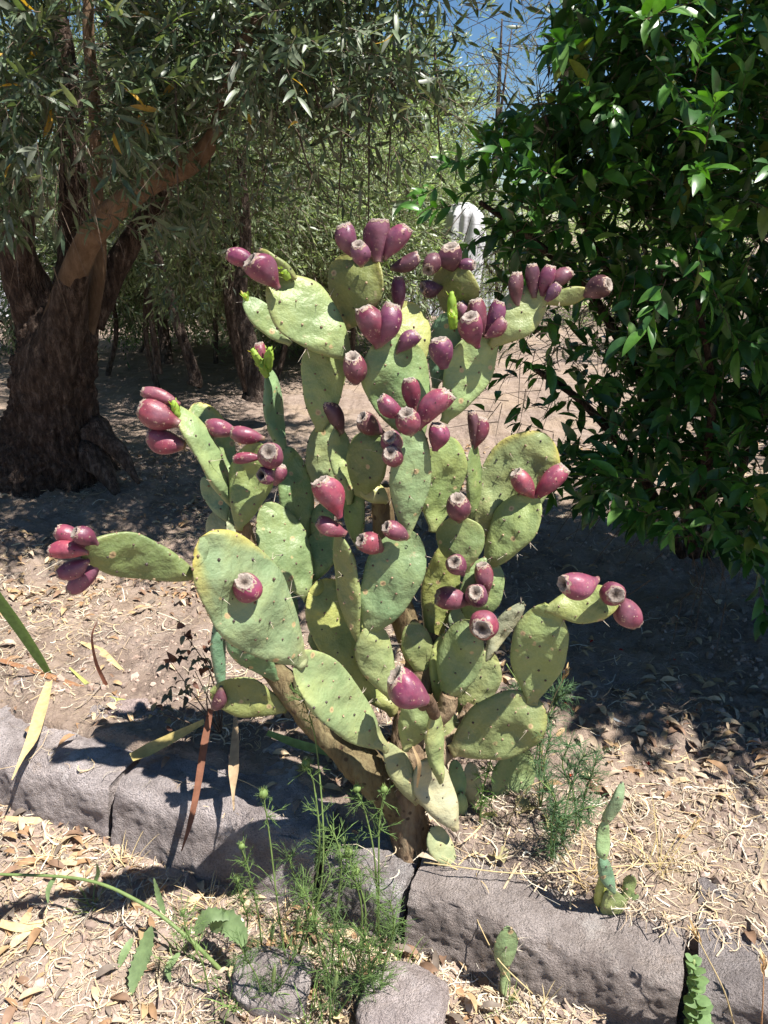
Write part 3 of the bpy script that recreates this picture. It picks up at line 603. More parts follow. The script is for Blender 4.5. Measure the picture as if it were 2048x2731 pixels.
for f in [
    ((606, 676), (676, 704), 50, 'b03', FP), ((666, 694), (735, 762), 84, 'b03', FM, 1.2, -.03), ((915, 598), (940, 672), 58, 'b12', FV), ((954, 650), (962, 700), 51, 'b12', FV, 1.2, -.03),
    ((1013, 584), (1008, 688), 73, 'b12', FV), ((1090, 606), (1032, 684), 65, 'b12', FM), ((1117, 682), (1050, 712), 45, 'b12', FD, 1.3, .02), ((1062, 738), (1064, 822), 39, 'b11', FM),
    ((1125, 766), (1172, 766), 45, 'b13', FD, 1.2), ((966, 820), (1006, 918), 73, 'b01', FM, 1.3, -.02), ((1048, 810), (1014, 914), 71, 'b01', FM, 1.3, -.02), ((1116, 890), (1064, 936), 51, 'b01', FV),
    ((939, 950), (948, 1012), 71, 'b01', FM, 1.15, -.02), ((866, 1072), (908, 1148), 50, 'b07', FD), ((964, 1112), (1015, 1150), 62, 'b09', (.09, .03, .035), 1.2), ((1203, 655), (1212, 714), 60, 'b13', FD, 1.1),
    ((1140, 722), (1165, 690), 55, 'b13', FD, 1.1), ((1266, 707), (1222, 712), 38, 'b13', FV), ((1379, 726), (1380, 805), 43, 'b16', FD), ((1418, 704), (1424, 784), 40, 'b16', FV), ((1470, 708), (1448, 780), 46, 'b16', FV),
    ((1524, 722), (1462, 775), 45, 'b16', FV, 1.3, .02), ((1490, 758), (1462, 794), 32, 'b16', FV, 1.3, -.02), ((1624, 758), (1568, 780), 66, 'b17', FD, 1.1), ((1268, 798), (1286, 884), 56, 'b15', FM),
    ((1254, 843), (1272, 918), 75, 'b15', FM, 1.2, -.03), ((1332, 802), (1298, 892), 52, 'b15', FV), ((1346, 852), (1302, 892), 43, 'b15', FM, 1.3, -.03), ((1222, 806), (1250, 880), 42, 'b15', FM, 1.3, .03),
    ((1170, 903), (1182, 972), 63, 'b15', FV, 1.15, -.08), ((1091, 1010), (1102, 1090), 49, 'a23', FM, 1.2, .03), ((1083, 1100), (1096, 1152), 67, 'a23', FM, 1.1, -.03), ((1200, 1048), (1120, 1134), 76, 'a23', FP, 1.2),
    ((1167, 1130), (1160, 1192), 57, 'a23', FM, 1.1), ((1014, 1060), (1070, 1104), 56, 'a23', FP, 1.2, .01), ((1287, 1114), (1266, 1188), 43, 'a30', FM), ((1257, 1096), (1262, 1186), 36, 'a30', FD),
    ((378, 1043), (470, 1076), 43, 'a10', FP), ((373, 1085), (470, 1126), 79, 'a10', FP, 1.2, -.02), ((395, 1160), (484, 1184), 66, 'a10', FP, 1.2, -.01), ((548, 1134), (622, 1150), 59, 'a11', FP, 1.2, -.05),
    ((616, 1153), (696, 1168), 51, 'a09', FP), ((717, 1204), (738, 1222), 77, 'a09', FM, 1.1, -.03), ((622, 1226), (690, 1222), 35, 'a09', FP, 1.3, -.03, True), ((696, 1267), (722, 1262), 54, 'a09', FM, .95, -.05, True),
    ((752, 1240), (736, 1285), 36, 'a09', FP, 1.2, -.01), ((852, 1280), (902, 1372), 84, 'a21', FP, 1.15, -.02), ((846, 1388), (914, 1420), 47, 'a21', FP, 1.2, -.01, True), ((960, 1440), (1010, 1462), 59, 'a22', FP, 1.1, -.01),
    ((1028, 1404), (1078, 1430), 55, 'a22', FM, 1.2, -.02), ((1040, 1164), (1066, 1192), 57, 'a23', FM, 1.1, .01), ((1040, 1208), (1058, 1234), 57, 'a23', FM, 1.1, -.02), ((650, 1550), (652, 1590), 78, 'a03', FP, 1.0, -.012),
    ((1220, 1328), (1226, 1384), 69, 'a26', FV, 1.1), ((1374, 1258), (1422, 1322), 59, 'a28', FP), ((1508, 1246), (1434, 1322), 59, 'a28', FP), ((1211, 1500), (1232, 1528), 61, 1.5, FM, 1.1),
    ((1285, 1504), (1298, 1582), 55, 'a27', FM, 1.2, -.03), ((1162, 1592), (1246, 1606), 65, 'a27', FP, 1.2, -.05), ((1268, 1580), (1290, 1598), 61, 'a27', FM, 1.1, -.05), ((1285, 1678), (1302, 1648), 82, 'a35', FM, 1.1),
    ((1500, 1556), (1586, 1546), 83, 'a38', FP, 1.2, -.04), ((1644, 1586), (1634, 1568), 65, 'a38', FM, 1.1, -.01), ((1695, 1664), (1660, 1606), 73, 'a38', FM, 1.1), ((1052, 1798), (1140, 1866), 102, 1.29, FP, 1.1),
    ((150, 1412), (218, 1448), 52, 'a04', FP), ((198, 1419), (250, 1446), 56, 'a04', FM, 1.2, -.02), ((132, 1469), (222, 1474), 57, 'a04', FP, 1.2, -.02), ((158, 1533), (226, 1500), 57, 'a04', FM, 1.2, -.01),
    ((188, 1576), (262, 1506), 50, 'a04', FM, 1.2, .01), ((574, 1888), (588, 1836), 42, 'a17', (.10, .03, .035)), ((690, 914), (708, 975), 39, 'a08', FP, 1.2, .01)]:
    fruit(*f)
print('fruits', len(FR))

# ---- fresh buds: knobbly bright green ovals with little fleshy leaves
def bud(c, b_, wpx, on, back=0.0):
    Yb = padY(on, b_)+back; P0, P1 = W(*b_, Yb), W(*c, Yb-.005); r = wpx*.5*depth(P0)/F; mb = MB()
    tube(mb, [P0-(P1-P0)*.1, P0+(P1-P0)*.3, P0+(P1-P0)*.7, P1], [r*.7, r, r*.95, r*.35], 14, 12, (.33, .48, .08), lambda V: 1+.22*vn(V*260, 4))
    ax = nrm(P1-P0); m = 16; rng = np.random.default_rng(len(FR)+int(c[0])); t = rng.uniform(.2, 1, m); ph = np.arange(m)*2.4; A, B = perp(ax[None])
    rad = np.cos(ph)[:, None]*A+np.sin(ph)[:, None]*B; tv, fs = leaf_tpl(2, .45, -.1)
    inst(mb, tv, fs, P0+(P1-P0)*t[:, None]+rad*r*.75, axes(ax*.9+rad*.8, -rad+ax*.3)*(.009*rng.uniform(.7, 1.2, m))[:, None, None], pick([(.36, .52, .09), (.44, .55, .12), (.42, .36, .10)], m, rng))
    cactus.part('bud', mb, M_WEED)
for q in [((653, 782), (660, 812), 17, 'b05'), ((672, 930), (708, 985), 26, 'a08'), ((720, 926), (714, 985), 24, 'a08', -.01), ((694, 972), (712, 1002), 20, 'a08', -.02), ((1204, 778), (1208, 868), 26, 'b15', .02),
          ((1209, 834), (1212, 872), 20, 'b15', -.01), ((462, 1068), (474, 1112), 22, 'a10', -.01), ((752, 712), (768, 742), 26, 'b03'), ((1452, 1312), (1424, 1330), 16, 'a28')]: bud(*q)

# ---- separate small cacti
g1 = gpt(1628, 2420); sd = Th('cactus_seedling', g1, 'slender young cactus of stacked finger-like joints by the kerb', 'cactus'); y1 = g1[1]
for k_, (b_, t_, w_, ph_, c_) in enumerate([((1634, 2372), (1596, 2276), 38, 20, BLUE), ((1600, 2288), (1616, 2190), 34, 25, (.22, .29, .13)), ((1614, 2200), (1661, 2086), 30, 30, (.25, .32, .17)),
        ((1668, 2500), (1620, 2368), 76, 5, (.22, .245, .09)), ((1688, 2490), (1690, 2385), 54, 5, (.19, .23, .085)), ((1600, 2420), (1602, 2334), 30, 25, (.36, .37, .09)), ((1668, 2390), (1688, 2332), 34, 5, (.20, .23, .08))]):
    pad('s%d' % k_, b_, t_, w_, y1-.03+.006*k_, .0, ph_, c_, .016, thing=sd, spiny=.1, po=1.1)
g2 = gpt(1338, 2650); sd2 = Th('cactus_seedling', g2, 'single small green cactus pad rising in front of the dark kerb stone', 'cactus')
pad('s9', (1340, 2655), (1352, 2570), 22, g2[1], .0, 20, (.22, .27, .12), .014, thing=sd2); pad('s8', (1345, 2592), (1352, 2466), 62, 's9', .0, 18, (.20, .255, .115), .014, thing=sd2, spiny=.3)

# ------------------------------------------------------------------ trees and shrubs
def woody(thing, name, pts, wid, mat, seed, n=40, seg=18, rough=.10, col=(1, 1, 1), parent=None, fade=0):
    """trunk or limb through photo points (u,v,Y) with widths in photo pixels"""
    P = [W(*p) for p in pts]; r = [a*.5*depth(p)/F for a, p in zip(wid, P)]; mb = MB()
    tube(mb, P, r, n, seg, col, lambda V: 1+rough*fbm(V*np.array([7, 7, 2.6]), seed, 4, .6))
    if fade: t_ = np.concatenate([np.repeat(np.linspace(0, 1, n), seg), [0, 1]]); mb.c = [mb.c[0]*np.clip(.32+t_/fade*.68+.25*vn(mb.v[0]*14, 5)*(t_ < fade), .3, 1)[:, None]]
    return thing.part(name, mb, mat, parent)
def woody3(thing, name, P, r, mat, seed, n=24, seg=10, rough=.10, parent=None):
    mb = MB(); tube(mb, P, r, n, seg, (1, 1, 1), lambda V: 1+rough*fbm(V*6, seed, 3)); return thing.part(name, mb, mat, parent)
def clumps(ells, rng, ncl, per, spread):
    """sprig positions gathered in clumps inside ellipsoids (centre, radii, weight)"""
    wt = np.array([e[2] for e in ells], float); wt /= wt.sum(); P = []; D = []
    for e, q in zip(ells, np.maximum(1, np.round(wt*ncl)).astype(int)):
        d = nrm(rng.normal(0, 1, (q, 3))); rr = rng.random((q, 1))**.40; c = np.array(e[0])+d*rr*np.array(e[1])
        p = c[:, None]+rng.normal(0, spread, (q, per, 3)); dd = (p-c[:, None])/spread*.5+(d*.7)[:, None]+rng.normal(0, .35, (q, per, 3))
        P.append(p.reshape(-1, 3)); D.append(dd.reshape(-1, 3))
    return np.concatenate(P), np.concatenate(D)
def in_view(p, m=60):
    u, v, z = proj(p); return (u > -m) & (u < 2048+m) & (v > -m) & (v < 2731+m) & (z > .3), z
def foliage(thing, P, D, nl, tl, ll, rng, cols, mat, tpl, near=0, ntpl=None, twcol=(.16, .12, .09), twr=.0016, droop=0.0, ang=(.6, 1.1), up=.7, vpal=None, keep=None):
    pos, M, idx = sprigs(P, D, nl, tl, ll, rng, ang, droop, up)
    if keep is not None: k = keep(pos); pos, M = pos[k], M[k]
    C = pick(cols, len(pos), rng, .22); rest = np.ones(len(pos), bool)
    if near:
        ok, z = in_view(pos, 10); score = np.where(ok, np.linalg.norm(M[:, :, 0], axis=1)/z, 0); sel = np.argsort(-score)[:near]; rest[sel] = False
        meshes = [MB().add(ntpl[0], ntpl[1][0], c) for c in vpal]
        for m_, c in zip(meshes, vpal):
            for f in ntpl[1][1:]: m_.more(f)
        meshes = [m_.mesh('leaf', mat) for m_ in meshes]
        for q in sel:
            o = link('leaf', meshes[rng.integers(0, len(meshes))], thing.e); Mx = Matrix(M[q].tolist()).to_4x4(); Mx.translation = Vector(pos[q]-thing.loc); o.matrix_basis = Mx
    mb = MB(); inst(mb, tpl[0], tpl[1], pos[rest], M[rest], C[rest]); thing.part('foliage', mb, mat, kind='stuff')
    mb = MB(); twigs(mb, P, D, tl, twr, twcol, droop); thing.part('twigs', mb, M_TWIG, kind='stuff')
LEAF_N = leaf_tpl(5, .20, .10, .25); LEAF_M = leaf_tpl(2, .20, .10, .25); LEAF_F = leaf_tpl(1, .24, .06, .2)
GLOS_N = leaf_tpl(6, .33, .14, .30); GLOS_M = leaf_tpl(3, .33, .14, .30)

# ---- the big olive-like tree on the left
tr = Th('olive_tree', gpt(135, 1290), 'old gnarled tree with a rough thick trunk, pale leaning limb and narrow grey-green leaves', 'tree')
def gnarl(V): return 1+.20*fbm(V*np.array([4, 4, 1.5]), 41, 3, .6)+.14*np.abs(fbm(V*np.array([13, 13, 4]), 43, 3, .6))+.11*np.abs(fbm(V*np.array([34, 34, 10]), 47, 3, .7))
P = [W(*p) for p in [(120, 1330, 4.0), (125, 1250, 4.0), (135, 1130, 4.0), (145, 1000, 4.0), (155, 890, 4.02), (165, 800, 4.05)]]
mb = MB(); tube(mb, P, [a*.5*depth(p)/F for a, p in zip([370, 300, 218, 186, 168, 120], P)], 200, 150, (.8, .75, .72), gnarl); tr.part('trunk', mb, M_BARK)
for k, (u, v, ur, vr) in enumerate([(40, 1180, -60, 1345), (215, 1190, 320, 1335), (140, 1200, 160, 1380), (250, 1150, 370, 1290)]):
    woody(tr, 'root', [(u, v, 3.95), ((u+ur)/2, (v+vr)/2-25, 3.85), (ur, vr, 3.75)], [84, 56, 12], M_BARK, 50+k, 40, 32, .35)
woody(tr, 'limb', [(120, 900, 4.0), (70, 760, 3.95), (40, 620, 3.9), (25, 480, 3.9), (-30, 300, 3.9)], [130, 104, 92, 92, 66], M_BARK, 61, 80, 48, .30, (.7, .66, .64))
woody(tr, 'limb', [(175, 860, 4.1), (195, 700, 4.2), (195, 520, 4.2), (190, 330, 4.2), (165, 100, 4.2), (120, -150, 4.2)], [104, 80, 80, 68, 56, 42], M_BARK, 62, 90, 40, .28, (.7, .66, .64))
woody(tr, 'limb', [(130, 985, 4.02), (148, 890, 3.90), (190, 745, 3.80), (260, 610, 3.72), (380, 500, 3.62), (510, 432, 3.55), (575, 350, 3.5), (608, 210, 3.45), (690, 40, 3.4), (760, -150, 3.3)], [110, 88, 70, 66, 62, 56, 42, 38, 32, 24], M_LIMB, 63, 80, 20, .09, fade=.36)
woody(tr, 'limb_collar', [(95, 1170, 3.98), (125, 1020, 3.90), (155, 900, 3.875), (182, 800, 3.835), (205, 715, 3.79)], [80, 130, 116, 88, 52], M_BARK, 68, 60, 36, .28, (.8, .76, .72))
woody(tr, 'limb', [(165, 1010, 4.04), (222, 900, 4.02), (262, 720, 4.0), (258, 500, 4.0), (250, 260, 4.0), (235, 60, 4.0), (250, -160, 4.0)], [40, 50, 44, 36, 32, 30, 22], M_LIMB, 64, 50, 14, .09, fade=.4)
woody(tr, 'limb', [(235, 860, 4.15), (300, 730, 4.2), (365, 620, 4.25), (440, 500, 4.3), (470, 330, 4.4)], [84, 66, 58, 46, 32], M_BARK, 65, 50, 20, .15, (.7, .66, .64))
woody(tr, 'limb', [(190, 330, 4.2), (120, 150, 4.1), (60, 20, 4.0), (0, -160, 3.9)], [60, 48, 36, 26], M_BARK, 66, 40, 14, .12, (.75, .72, .7))
woody(tr, 'limb', [(385, 500, 3.62), (405, 420, 3.6), (440, 330, 3.6), (470, 180, 3.6)], [40, 26, 20, 14], M_LIMB, 67, 30, 10, .06)
rng = np.random.default_rng(21)
E = [(W(120, 180, 3.0), (.50, .5, .40), 2.4), (W(60, 420, 3.1), (.32, .35, .30), .9), (W(420, 160, 3.5), (.65, .7, .5), 3.0), (W(760, 140, 3.3), (.65, .6, .45), 3.0), (W(1060, 90, 3.4), (.55, .6, .38), 1.8),
     (W(600, 420, 3.9), (.55, .5, .40), 1.8), (W(860, 380, 3.8), (.6, .6, .38), 1.8), (W(300, 400, 4.4), (.7, .4, .45), 1.5), (W(480, 600, 4.6), (.8, .4, .4), 1.0), (W(120, 620, 4.8), (.6, .4, .5), .7)]
P, D = clumps(E, rng, 420, 6, .11); D[:, 2] -= .25
OLC = [(.075, .115, .062), (.10, .145, .080), (.13, .175, .10), (.055, .085, .048), (.18, .22, .145), (.15, .17, .13)]
def clear(pos):   # where the crown is open: round the trunks, towards the pale trees and above the cactus
    u, v, z = proj(pos); seed = RNG.random(len(pos))
    a = (v > 640) & (z < 4.3); b_ = (u > 70) & (u < 330) & (v > 430) & (z < 4.2) & (seed < .9); c = (v > 545) & (u > 640) & (z < 4.6)
    d = (np.abs((v-760)+(u-170)*1.02) < 80) & (u > 160) & (u < 540) & (z < 3.9) & (seed < .85)
    e = (u > 150) & (u < 300) & (z < 4.1) & (seed < .86); f = (np.abs(u-(610+(200-v)*.45)) < 36) & (v < 420) & (z < 3.6) & (seed < .7)
    g = (u > 560) & (v > 150) & (seed < np.clip((v-150)/230, 0, .88)); lim = (u > 1000) & (seed < np.clip((u-1000)/300, 0, .85))
    return ~(a | b_ | c | d | e | f | g | lim)
foliage(tr, P, D, 12, rng.uniform(.10, .24, len(P)), .084, rng, OLC+[(.42, .24, .03)]*0, M_OLIVE, LEAF_M, 300, LEAF_N, droop=.8, ang=(.5, 1.0), up=.5,
        vpal=OLC*3+[(.14, .20, .085), (.16, .23, .10), (.45, .27, .04)], keep=clear)
# the high part of the same crown, above the frame, which shades the ground and the trunk
E = [((.15, 3.45, 3.0), (.85, .50, .38), 1.9), ((-.9, 3.4, 3.0), (1.0, .6, .45), 2), ((.25, 4.4, 3.3), (.95, .6, .45), 1.8), ((-1.9, 3.5, 3.2), (1.1, .9, .5), 1.8), ((-.9, 4.6, 3.5), (1.2, .8, .5), 1.6), ((-2.7, 2.6, 2.9), (.6, .6, .4), .6), ((-.9, 5.4, 3.35), (1.2, .8, .45), 1.7), ((-2.3, 5.4, 3.4), (1.2, 1.0, .5), 1.3), ((-2.6, 6.9, 3.7), (1.3, .9, .5), 1.6), ((-.9, 2.72, 2.95), (.9, .36, .28), .7), ((.0, 2.8, 3.0), (.7, .34, .28), .55)]
P, D = clumps(E, rng, 600, 6, .15)
foliage(tr, P, D, 12, rng.uniform(.12, .26, len(P)), .082, rng, OLC, M_OLIVE, LEAF_M, droop=.6)
for k in range(16):      # long bare twigs hanging out of the crown
    u0 = rng.uniform(350, 1250); v0 = rng.uniform(-60, 200); Y0 = rng.uniform(2.9, 3.8); l = rng.uniform(200, 560); s_ = rng.uniform(-130, 150)
    woody(tr, 'hanging_twig', [(u0, v0, Y0), (u0+s_*.3, v0+l*.35, Y0-.05), (u0+s_*.6, v0+l*.75, Y0), (u0+s_, v0+l, Y0+.05)], [7, 6, 5, 3], M_TWIG, k, 14, 5, 0, (.09, .07, .055))

# ---- glossy shrub on the right
bs = Th('glossy_shrub', gpt(1840, 1420), 'large dark evergreen shrub with glossy pointed leaves filling the space beside the cactus', 'shrub')
rng = np.random.default_rng(33)
GLC = [(.030, .090, .018), (.042, .118, .022), (.055, .145, .026), (.024, .068, .018), (.075, .18, .030), (.036, .095, .030)]
for k, pts in enumerate([[(1840, 1470, 3.0), (1800, 1200, 3.0), (1700, 900, 2.95), (1560, 600, 2.9), (1450, 300, 2.85)], [(1860, 1480, 3.05), (1900, 1100, 3.0), (1880, 700, 3.0), (1780, 300, 2.9), (1700, 0, 2.9)],
        [(1880, 1480, 3.1), (2010, 1150, 3.0), (2060, 800, 2.9), (2100, 300, 2.9)], [(1820, 1480, 2.95), (1700, 1250, 2.8), (1560, 1080, 2.7), (1420, 980, 2.65)], [(1850, 1480, 2.9), (1880, 1250, 2.5), (1900, 1050, 2.3), (1860, 800, 2.2)],
        [(1800, 1200, 3.0), (1600, 820, 2.8), (1420, 640, 2.7), (1280, 540, 2.6)]]):
    woody(bs, 'stem', pts, [30, 26, 20, 14, 8][:len(pts)], M_BARK, 80+k, 40, 8, .08, (.7, .65, .6))
E = [(W(1560, 160, 2.7), (.34, .45, .34), 1.7), (W(1860, 150, 2.8), (.42, .5, .36), 2.0), (W(1500, 560, 2.75), (.34, .4, .36), 1.8), (W(1790, 520, 2.6), (.40, .5, .40), 2.4), (W(1980, 800, 2.5), (.36, .5, .50), 2.2),
     (W(1700, 880, 2.75), (.42, .45, .34), 2.0), (W(1500, 950, 2.8), (.28, .35, .26), 1.2), (W(1960, 1200, 2.4), (.42, .45, .36), 1.8), (W(1780, 1250, 2.6), (.32, .4, .26), 1.3), (W(1620, 1130, 2.8), (.26, .3, .22), .9), (W(1370, 420, 2.7), (.17, .25, .26), .7),
     (W(1330, 720, 2.75), (.18, .2, .18), .55), (W(1900, 1350, 2.3), (.3, .3, .18), .7), (W(2000, 0, 2.9), (.4, .5, .4), 1.5), (W(1650, -60, 2.9), (.4, .5, .3), 1.0)]
P, D = clumps(E, rng, 270, 5, .12)
def clear2(pos):
    u, v, z = proj(pos); s = RNG.random(len(pos)); edge = 1285-45*np.sin(v/150.0)+np.where(v < 420, 235*np.clip((420-v)/170, 0, 1)-40*np.sin(v/45.), 0)+np.where(v > 1000, (v-1000)*.35, 0)
    thin = (u < 1720) & (v > 760) & (v < 1220) & (s < .86-.45*np.clip((u-1450)/300, 0, 1)); low = (v > 1520-(.35*(2048-u))) & (u < 1990)
    mid = (u > 1330) & (u < 1800) & (v > 520) & (v < 760) & (s < .5); top = (v < 460) & (u > 1480) & (s < .15)
    return ~((u < edge) | thin | low | mid)
foliage(bs, P, D, 11, rng.uniform(.12, .26, len(P)), .094, rng, GLC, M_GLOSS, GLOS_M, 300, GLOS_N, twcol=(.10, .075, .05), twr=.0018, droop=.3, ang=(.55, 1.05), up=.8, vpal=GLC+[(.085, .21, .03), (.07, .18, .028), (.10, .20, .05), (.16, .20, .04)], keep=clear2)
# a spray reaching over to the cactus, in bright new leaf
mb = MB(); tv = GLOS_N
P = np.array([W(1330, 500, 2.5), W(1230, 545, 2.45), W(1290, 620, 2.4), W(1180, 490, 2.5), W(1260, 420, 2.6)]); D = np.array([W(1200, 520, 2.4), W(1140, 560, 2.4), W(1220, 680, 2.35), W(1130, 520, 2.45), W(1190, 440, 2.5)])-P
foliage(bs, P, D, 9, .13, .072, rng, [(.07, .18, .028), (.05, .13, .025)], M_GLOSS, GLOS_N, twcol=(.10, .075, .05), ang=(.7, 1.1))
# ---- neighbouring tree whose boughs hang over from the right, outside the frame, and shade shrub and soil
ot = Th('overhanging_tree', (3.1, .9, float(ground_z(3.1, .9))), 'broad leafy tree standing to the right of the shrub', 'tree')
woody3(ot, 'trunk', [(3.1, .9, -.2), (3.05, .95, 1.0), (2.9, 1.0, 2.2), (2.6, 1.0, 3.2)], [.14, .11, .09, .05], M_BARK, 90)
for k, e in enumerate([(1.9, 1.4, 2.6), (2.2, 2.0, 3.1), (2.7, 2.5, 3.2), (2.2, 2.7, 3.0)]): woody3(ot, 'limb', [(2.95, 1.0, 2.0), ((2.95+e[0])/2, (1+e[1])/2, 2.7), e], [.07, .05, .02], M_BARK, 91+k)
E = [((2.35, 1.72, 2.7), (.72, .48, .42), 2.2), ((2.7, 2.2, 2.9), (.75, .7, .5), 2), ((3.1, 1.5, 3.0), (.8, .55, .5), 1.2), ((2.2, 2.6, 3.0), (.6, .6, .4), 1.6), ((2.05, 1.85, 2.4), (.34, .28, .22), .9), ((1.8, 2.35, 3.1), (.55, .5, .3), 1.7)]
P, D = clumps(E, rng, 560, 6, .15); foliage(ot, P, D, 11, rng.uniform(.12, .24, len(P)), .085, rng, GLC, M_GLOSS, GLOS_M, droop=.3)

# ---- trees and shrubs further back
def bgtree(name, c, rad, trunk, label, cat, cols, n, ll, seed, group=None, spread=.28, nl=10, wt=1, th=.07, keep=None):
    rng = np.random.default_rng(seed); cx = np.array(c, float); g = np.array([trunk[0], trunk[1], float(ground_z(trunk[0], trunk[1], False))])
    t = Th(name, g, label, cat, group); woody3(t, 'trunk', [g-[0, 0, .1], g*.6+cx*.4+rng.normal(0, .08, 3), cx, cx+[0, 0, rad[2]*.6]], [th, th*.8, th*.5, th*.2], M_BARK, seed)
    for k in range(5):
        e = cx+nrm(rng.normal(0, 1, 3))*np.array(rad)*.75; s = g*.35+cx*.65; woody3(t, 'limb', [s, (s+e)/2+[0, 0, .12], e], [th*.45, th*.3, th*.12], M_BARK, seed+k, 12, 6)
    P, D = clumps([(cx, rad, 1)], rng, n//7, 7, spread); pos, M, idx = sprigs(P, D, nl, rng.uniform(.15, .35, len(P)), ll, rng, droop=.5, up=.15)
    if keep is not None: k_ = keep(pos); pos, M = pos[k_], M[k_]
    mb = MB(); inst(mb, LEAF_F[0], LEAF_F[1], pos, M, pick(cols, len(pos), rng, .25)); t.part('foliage', mb, M_FAR, kind='stuff')
    mb = MB(); twigs(mb, P, D, .3, .0028, (.20, .17, .13), .5); t.part('twigs', mb, M_TWIG, kind='stuff')
SG = [(.22, .28, .15), (.28, .35, .20), (.36, .42, .28), (.14, .19, .10)]; PG = [(.26, .36, .13), (.33, .43, .17), (.20, .29, .095), (.40, .47, .26)]; DG = [(.04, .075, .03), (.06, .10, .04), (.08, .13, .045)]
def tw(u, v, Y): return W(u, v, Y)
def gy_(u, Y): return (W(u, 800, Y)[0], Y)
bgtree('grey_tree', tw(600, 450, 6.6), (.8, .7, .65), gy_(660, 6.6), 'small dark-trunked tree just behind the cactus top', 'tree', SG, 1300, .085, 101, th=.075)
bgtree('grey_tree', tw(900, 480, 8.5), (1.25, 1.0, .95), gy_(900, 9.0), 'pale sunlit grey-green tree in front of the far fence', 'tree', SG+PG, 2200, .095, 102)
bgtree('grey_tree', tw(1030, 360, 11.), (1.0, .9, 1.0), gy_(1030, 11.), 'loose olive-green tree beyond the pale one', 'tree', SG, 1900, .11, 103)
bgtree('grey_tree', tw(330, 430, 8.5), (1.5, 1.2, 1.1), gy_(430, 8.2), 'shadowy tree standing behind the gnarled trunk', 'tree', SG, 1700, .10, 104)
bgtree('grey_tree', tw(60, 520, 9.), (1.6, 1.2, 1.3), gy_(20, 9.), 'dark leafy tree past the left side of the gnarled trunk', 'tree', DG+SG, 1300, .075, 105)
bgtree('green_tree', tw(700, 250, 14.), (2.8, 1.5, 2.0), gy_(740, 14.), 'tall broad tree rising behind the fence', 'tree', SG+PG, 2600, .13, 106, spread=.4)
bgtree('green_tree', tw(250, 200, 15.), (3.6, 1.6, 2.4), gy_(200, 15.), 'wide tree far behind the gnarled one', 'tree', DG+SG, 2200, .11, 107, spread=.4)
bgtree('green_tree', tw(1640, 620, 12.), (1.9, 1.2, 1.0), gy_(1640, 12.), 'pale green tree seen through gaps in the glossy shrub', 'tree', PG, 1300, .09, 108, spread=.3)
bgtree('green_tree', tw(1900, 560, 13.), (2.2, 1.2, 1.4), gy_(1950, 13.), 'bright tree behind the far side of the shrub', 'tree', PG+DG, 1300, .09, 109, spread=.3)
bgtree('feathery_tree', tw(1330, 230, 15.), (1.5, 1.2, 1.7), gy_(1300, 15.), 'thin feathery tree standing against the blue sky', 'tree', [(.20, .21, .10), (.26, .24, .14), (.16, .18, .08)], 260, .07, 110, spread=.30, nl=12)
bgtree('hedge_shrub', tw(1330, 640, 9.), (.75, .6, .5), gy_(1330, 9.), 'rounded pale shrub behind the white sheet', 'shrub', PG+SG, 700, .06, 111, spread=.15, th=.03)
bgtree('hedge_shrub', tw(1130, 800, 8.), (.55, .5, .33), gy_(1130, 8.), 'low bright green shrub behind the upper cactus pads', 'shrub', [(.10, .17, .05), (.08, .14, .045)], 500, .05, 112, spread=.12, th=.02)
bgtree('hedge_shrub', tw(340, 760, 9.), (.6, .5, .45), gy_(350, 9.), 'leafy green shrub beside the far metal fence', 'shrub', [(.06, .13, .03), (.08, .16, .04)], 600, .07, 113, spread=.14, th=.02)
bgtree('hedge_shrub', tw(800, 790, 9.5), (1.1, .5, .45), gy_(800, 9.5), 'dusky shrub under the pale trees', 'shrub', SG, 700, .08, 114, spread=.16, th=.03)
bgtree('hedge_shrub', tw(600, 760, 11.5), (1.0, .4, .4), gy_(600, 11.5), 'thin shrub against the white fence panels', 'shrub', DG, 260, .06, 115, spread=.16, th=.03)
bgtree('hedge_shrub', tw(30, 860, 9.), (1.0, .5, .4), gy_(30, 9.), 'low shadowy shrub beyond the root flare', 'shrub', DG, 500, .06, 116, spread=.16, th=.03)
for k, (u, v, Yd, rx, rz, lb) in enumerate([(400, 600, 6.8, .75, .42, 'grey-green bush hanging low behind the pale limb'), (720, 600, 7.2, .7, .45, 'silvery bush behind the highest fruits on the left'), (930, 610, 7.6, .75, .42, 'silvery bush right behind the topmost cactus pad'), (560, 640, 8.2, .8, .4, 'dim olive bush in front of the metal fence'), (1110, 560, 9.2, .6, .5, 'pale bush beside the covered post'), (250, 640, 7.5, .7, .45, 'dark bush half hidden by the gnarled trunk'), (470, 790, 9.6, .75, .3, 'low grey bush in front of the leaning boards'), (740, 770, 8.8, .6, .32, 'low silvery bush behind the bud-tipped pad'), (900, 730, 8.6, .55, .34, 'rounded silvery bush behind the uppermost pads')]):
    bgtree('olive_bush', tw(u, v, Yd), (rx, .6, rz), gy_(u, Yd), lb, 'bush', SG if k != 5 else DG, 900, .085, 160+k, spread=.16, th=.03)
for k, (c, r_, lb) in enumerate([((-4.6, 2.6, 2.4), (1.2, 1.2, 1.5), 'unseen leafy tree added at the far left of the bed to cut skylight'), ((-5.2, 6.0, 2.8), (1.5, 1.3, 1.8), 'second unseen leafy tree added at the far left behind the gnarled one to cut skylight'), ((4.9, 4.6, 2.5), (1.3, 1.2, 1.7), 'unseen dense tree added to the right behind the glossy shrub to cut skylight'), ((5.2, 8.0, 2.8), (1.6, 1.3, 1.9), 'unseen tall dense tree added further right behind the glossy shrub to cut skylight')]):
    bgtree('added_shade_tree', c, r_, (c[0], c[1]), lb, 'tree', DG, 1500, .12, 180+k, spread=.3, th=.1)  # trees added out of view to block skylight and deepen the shade
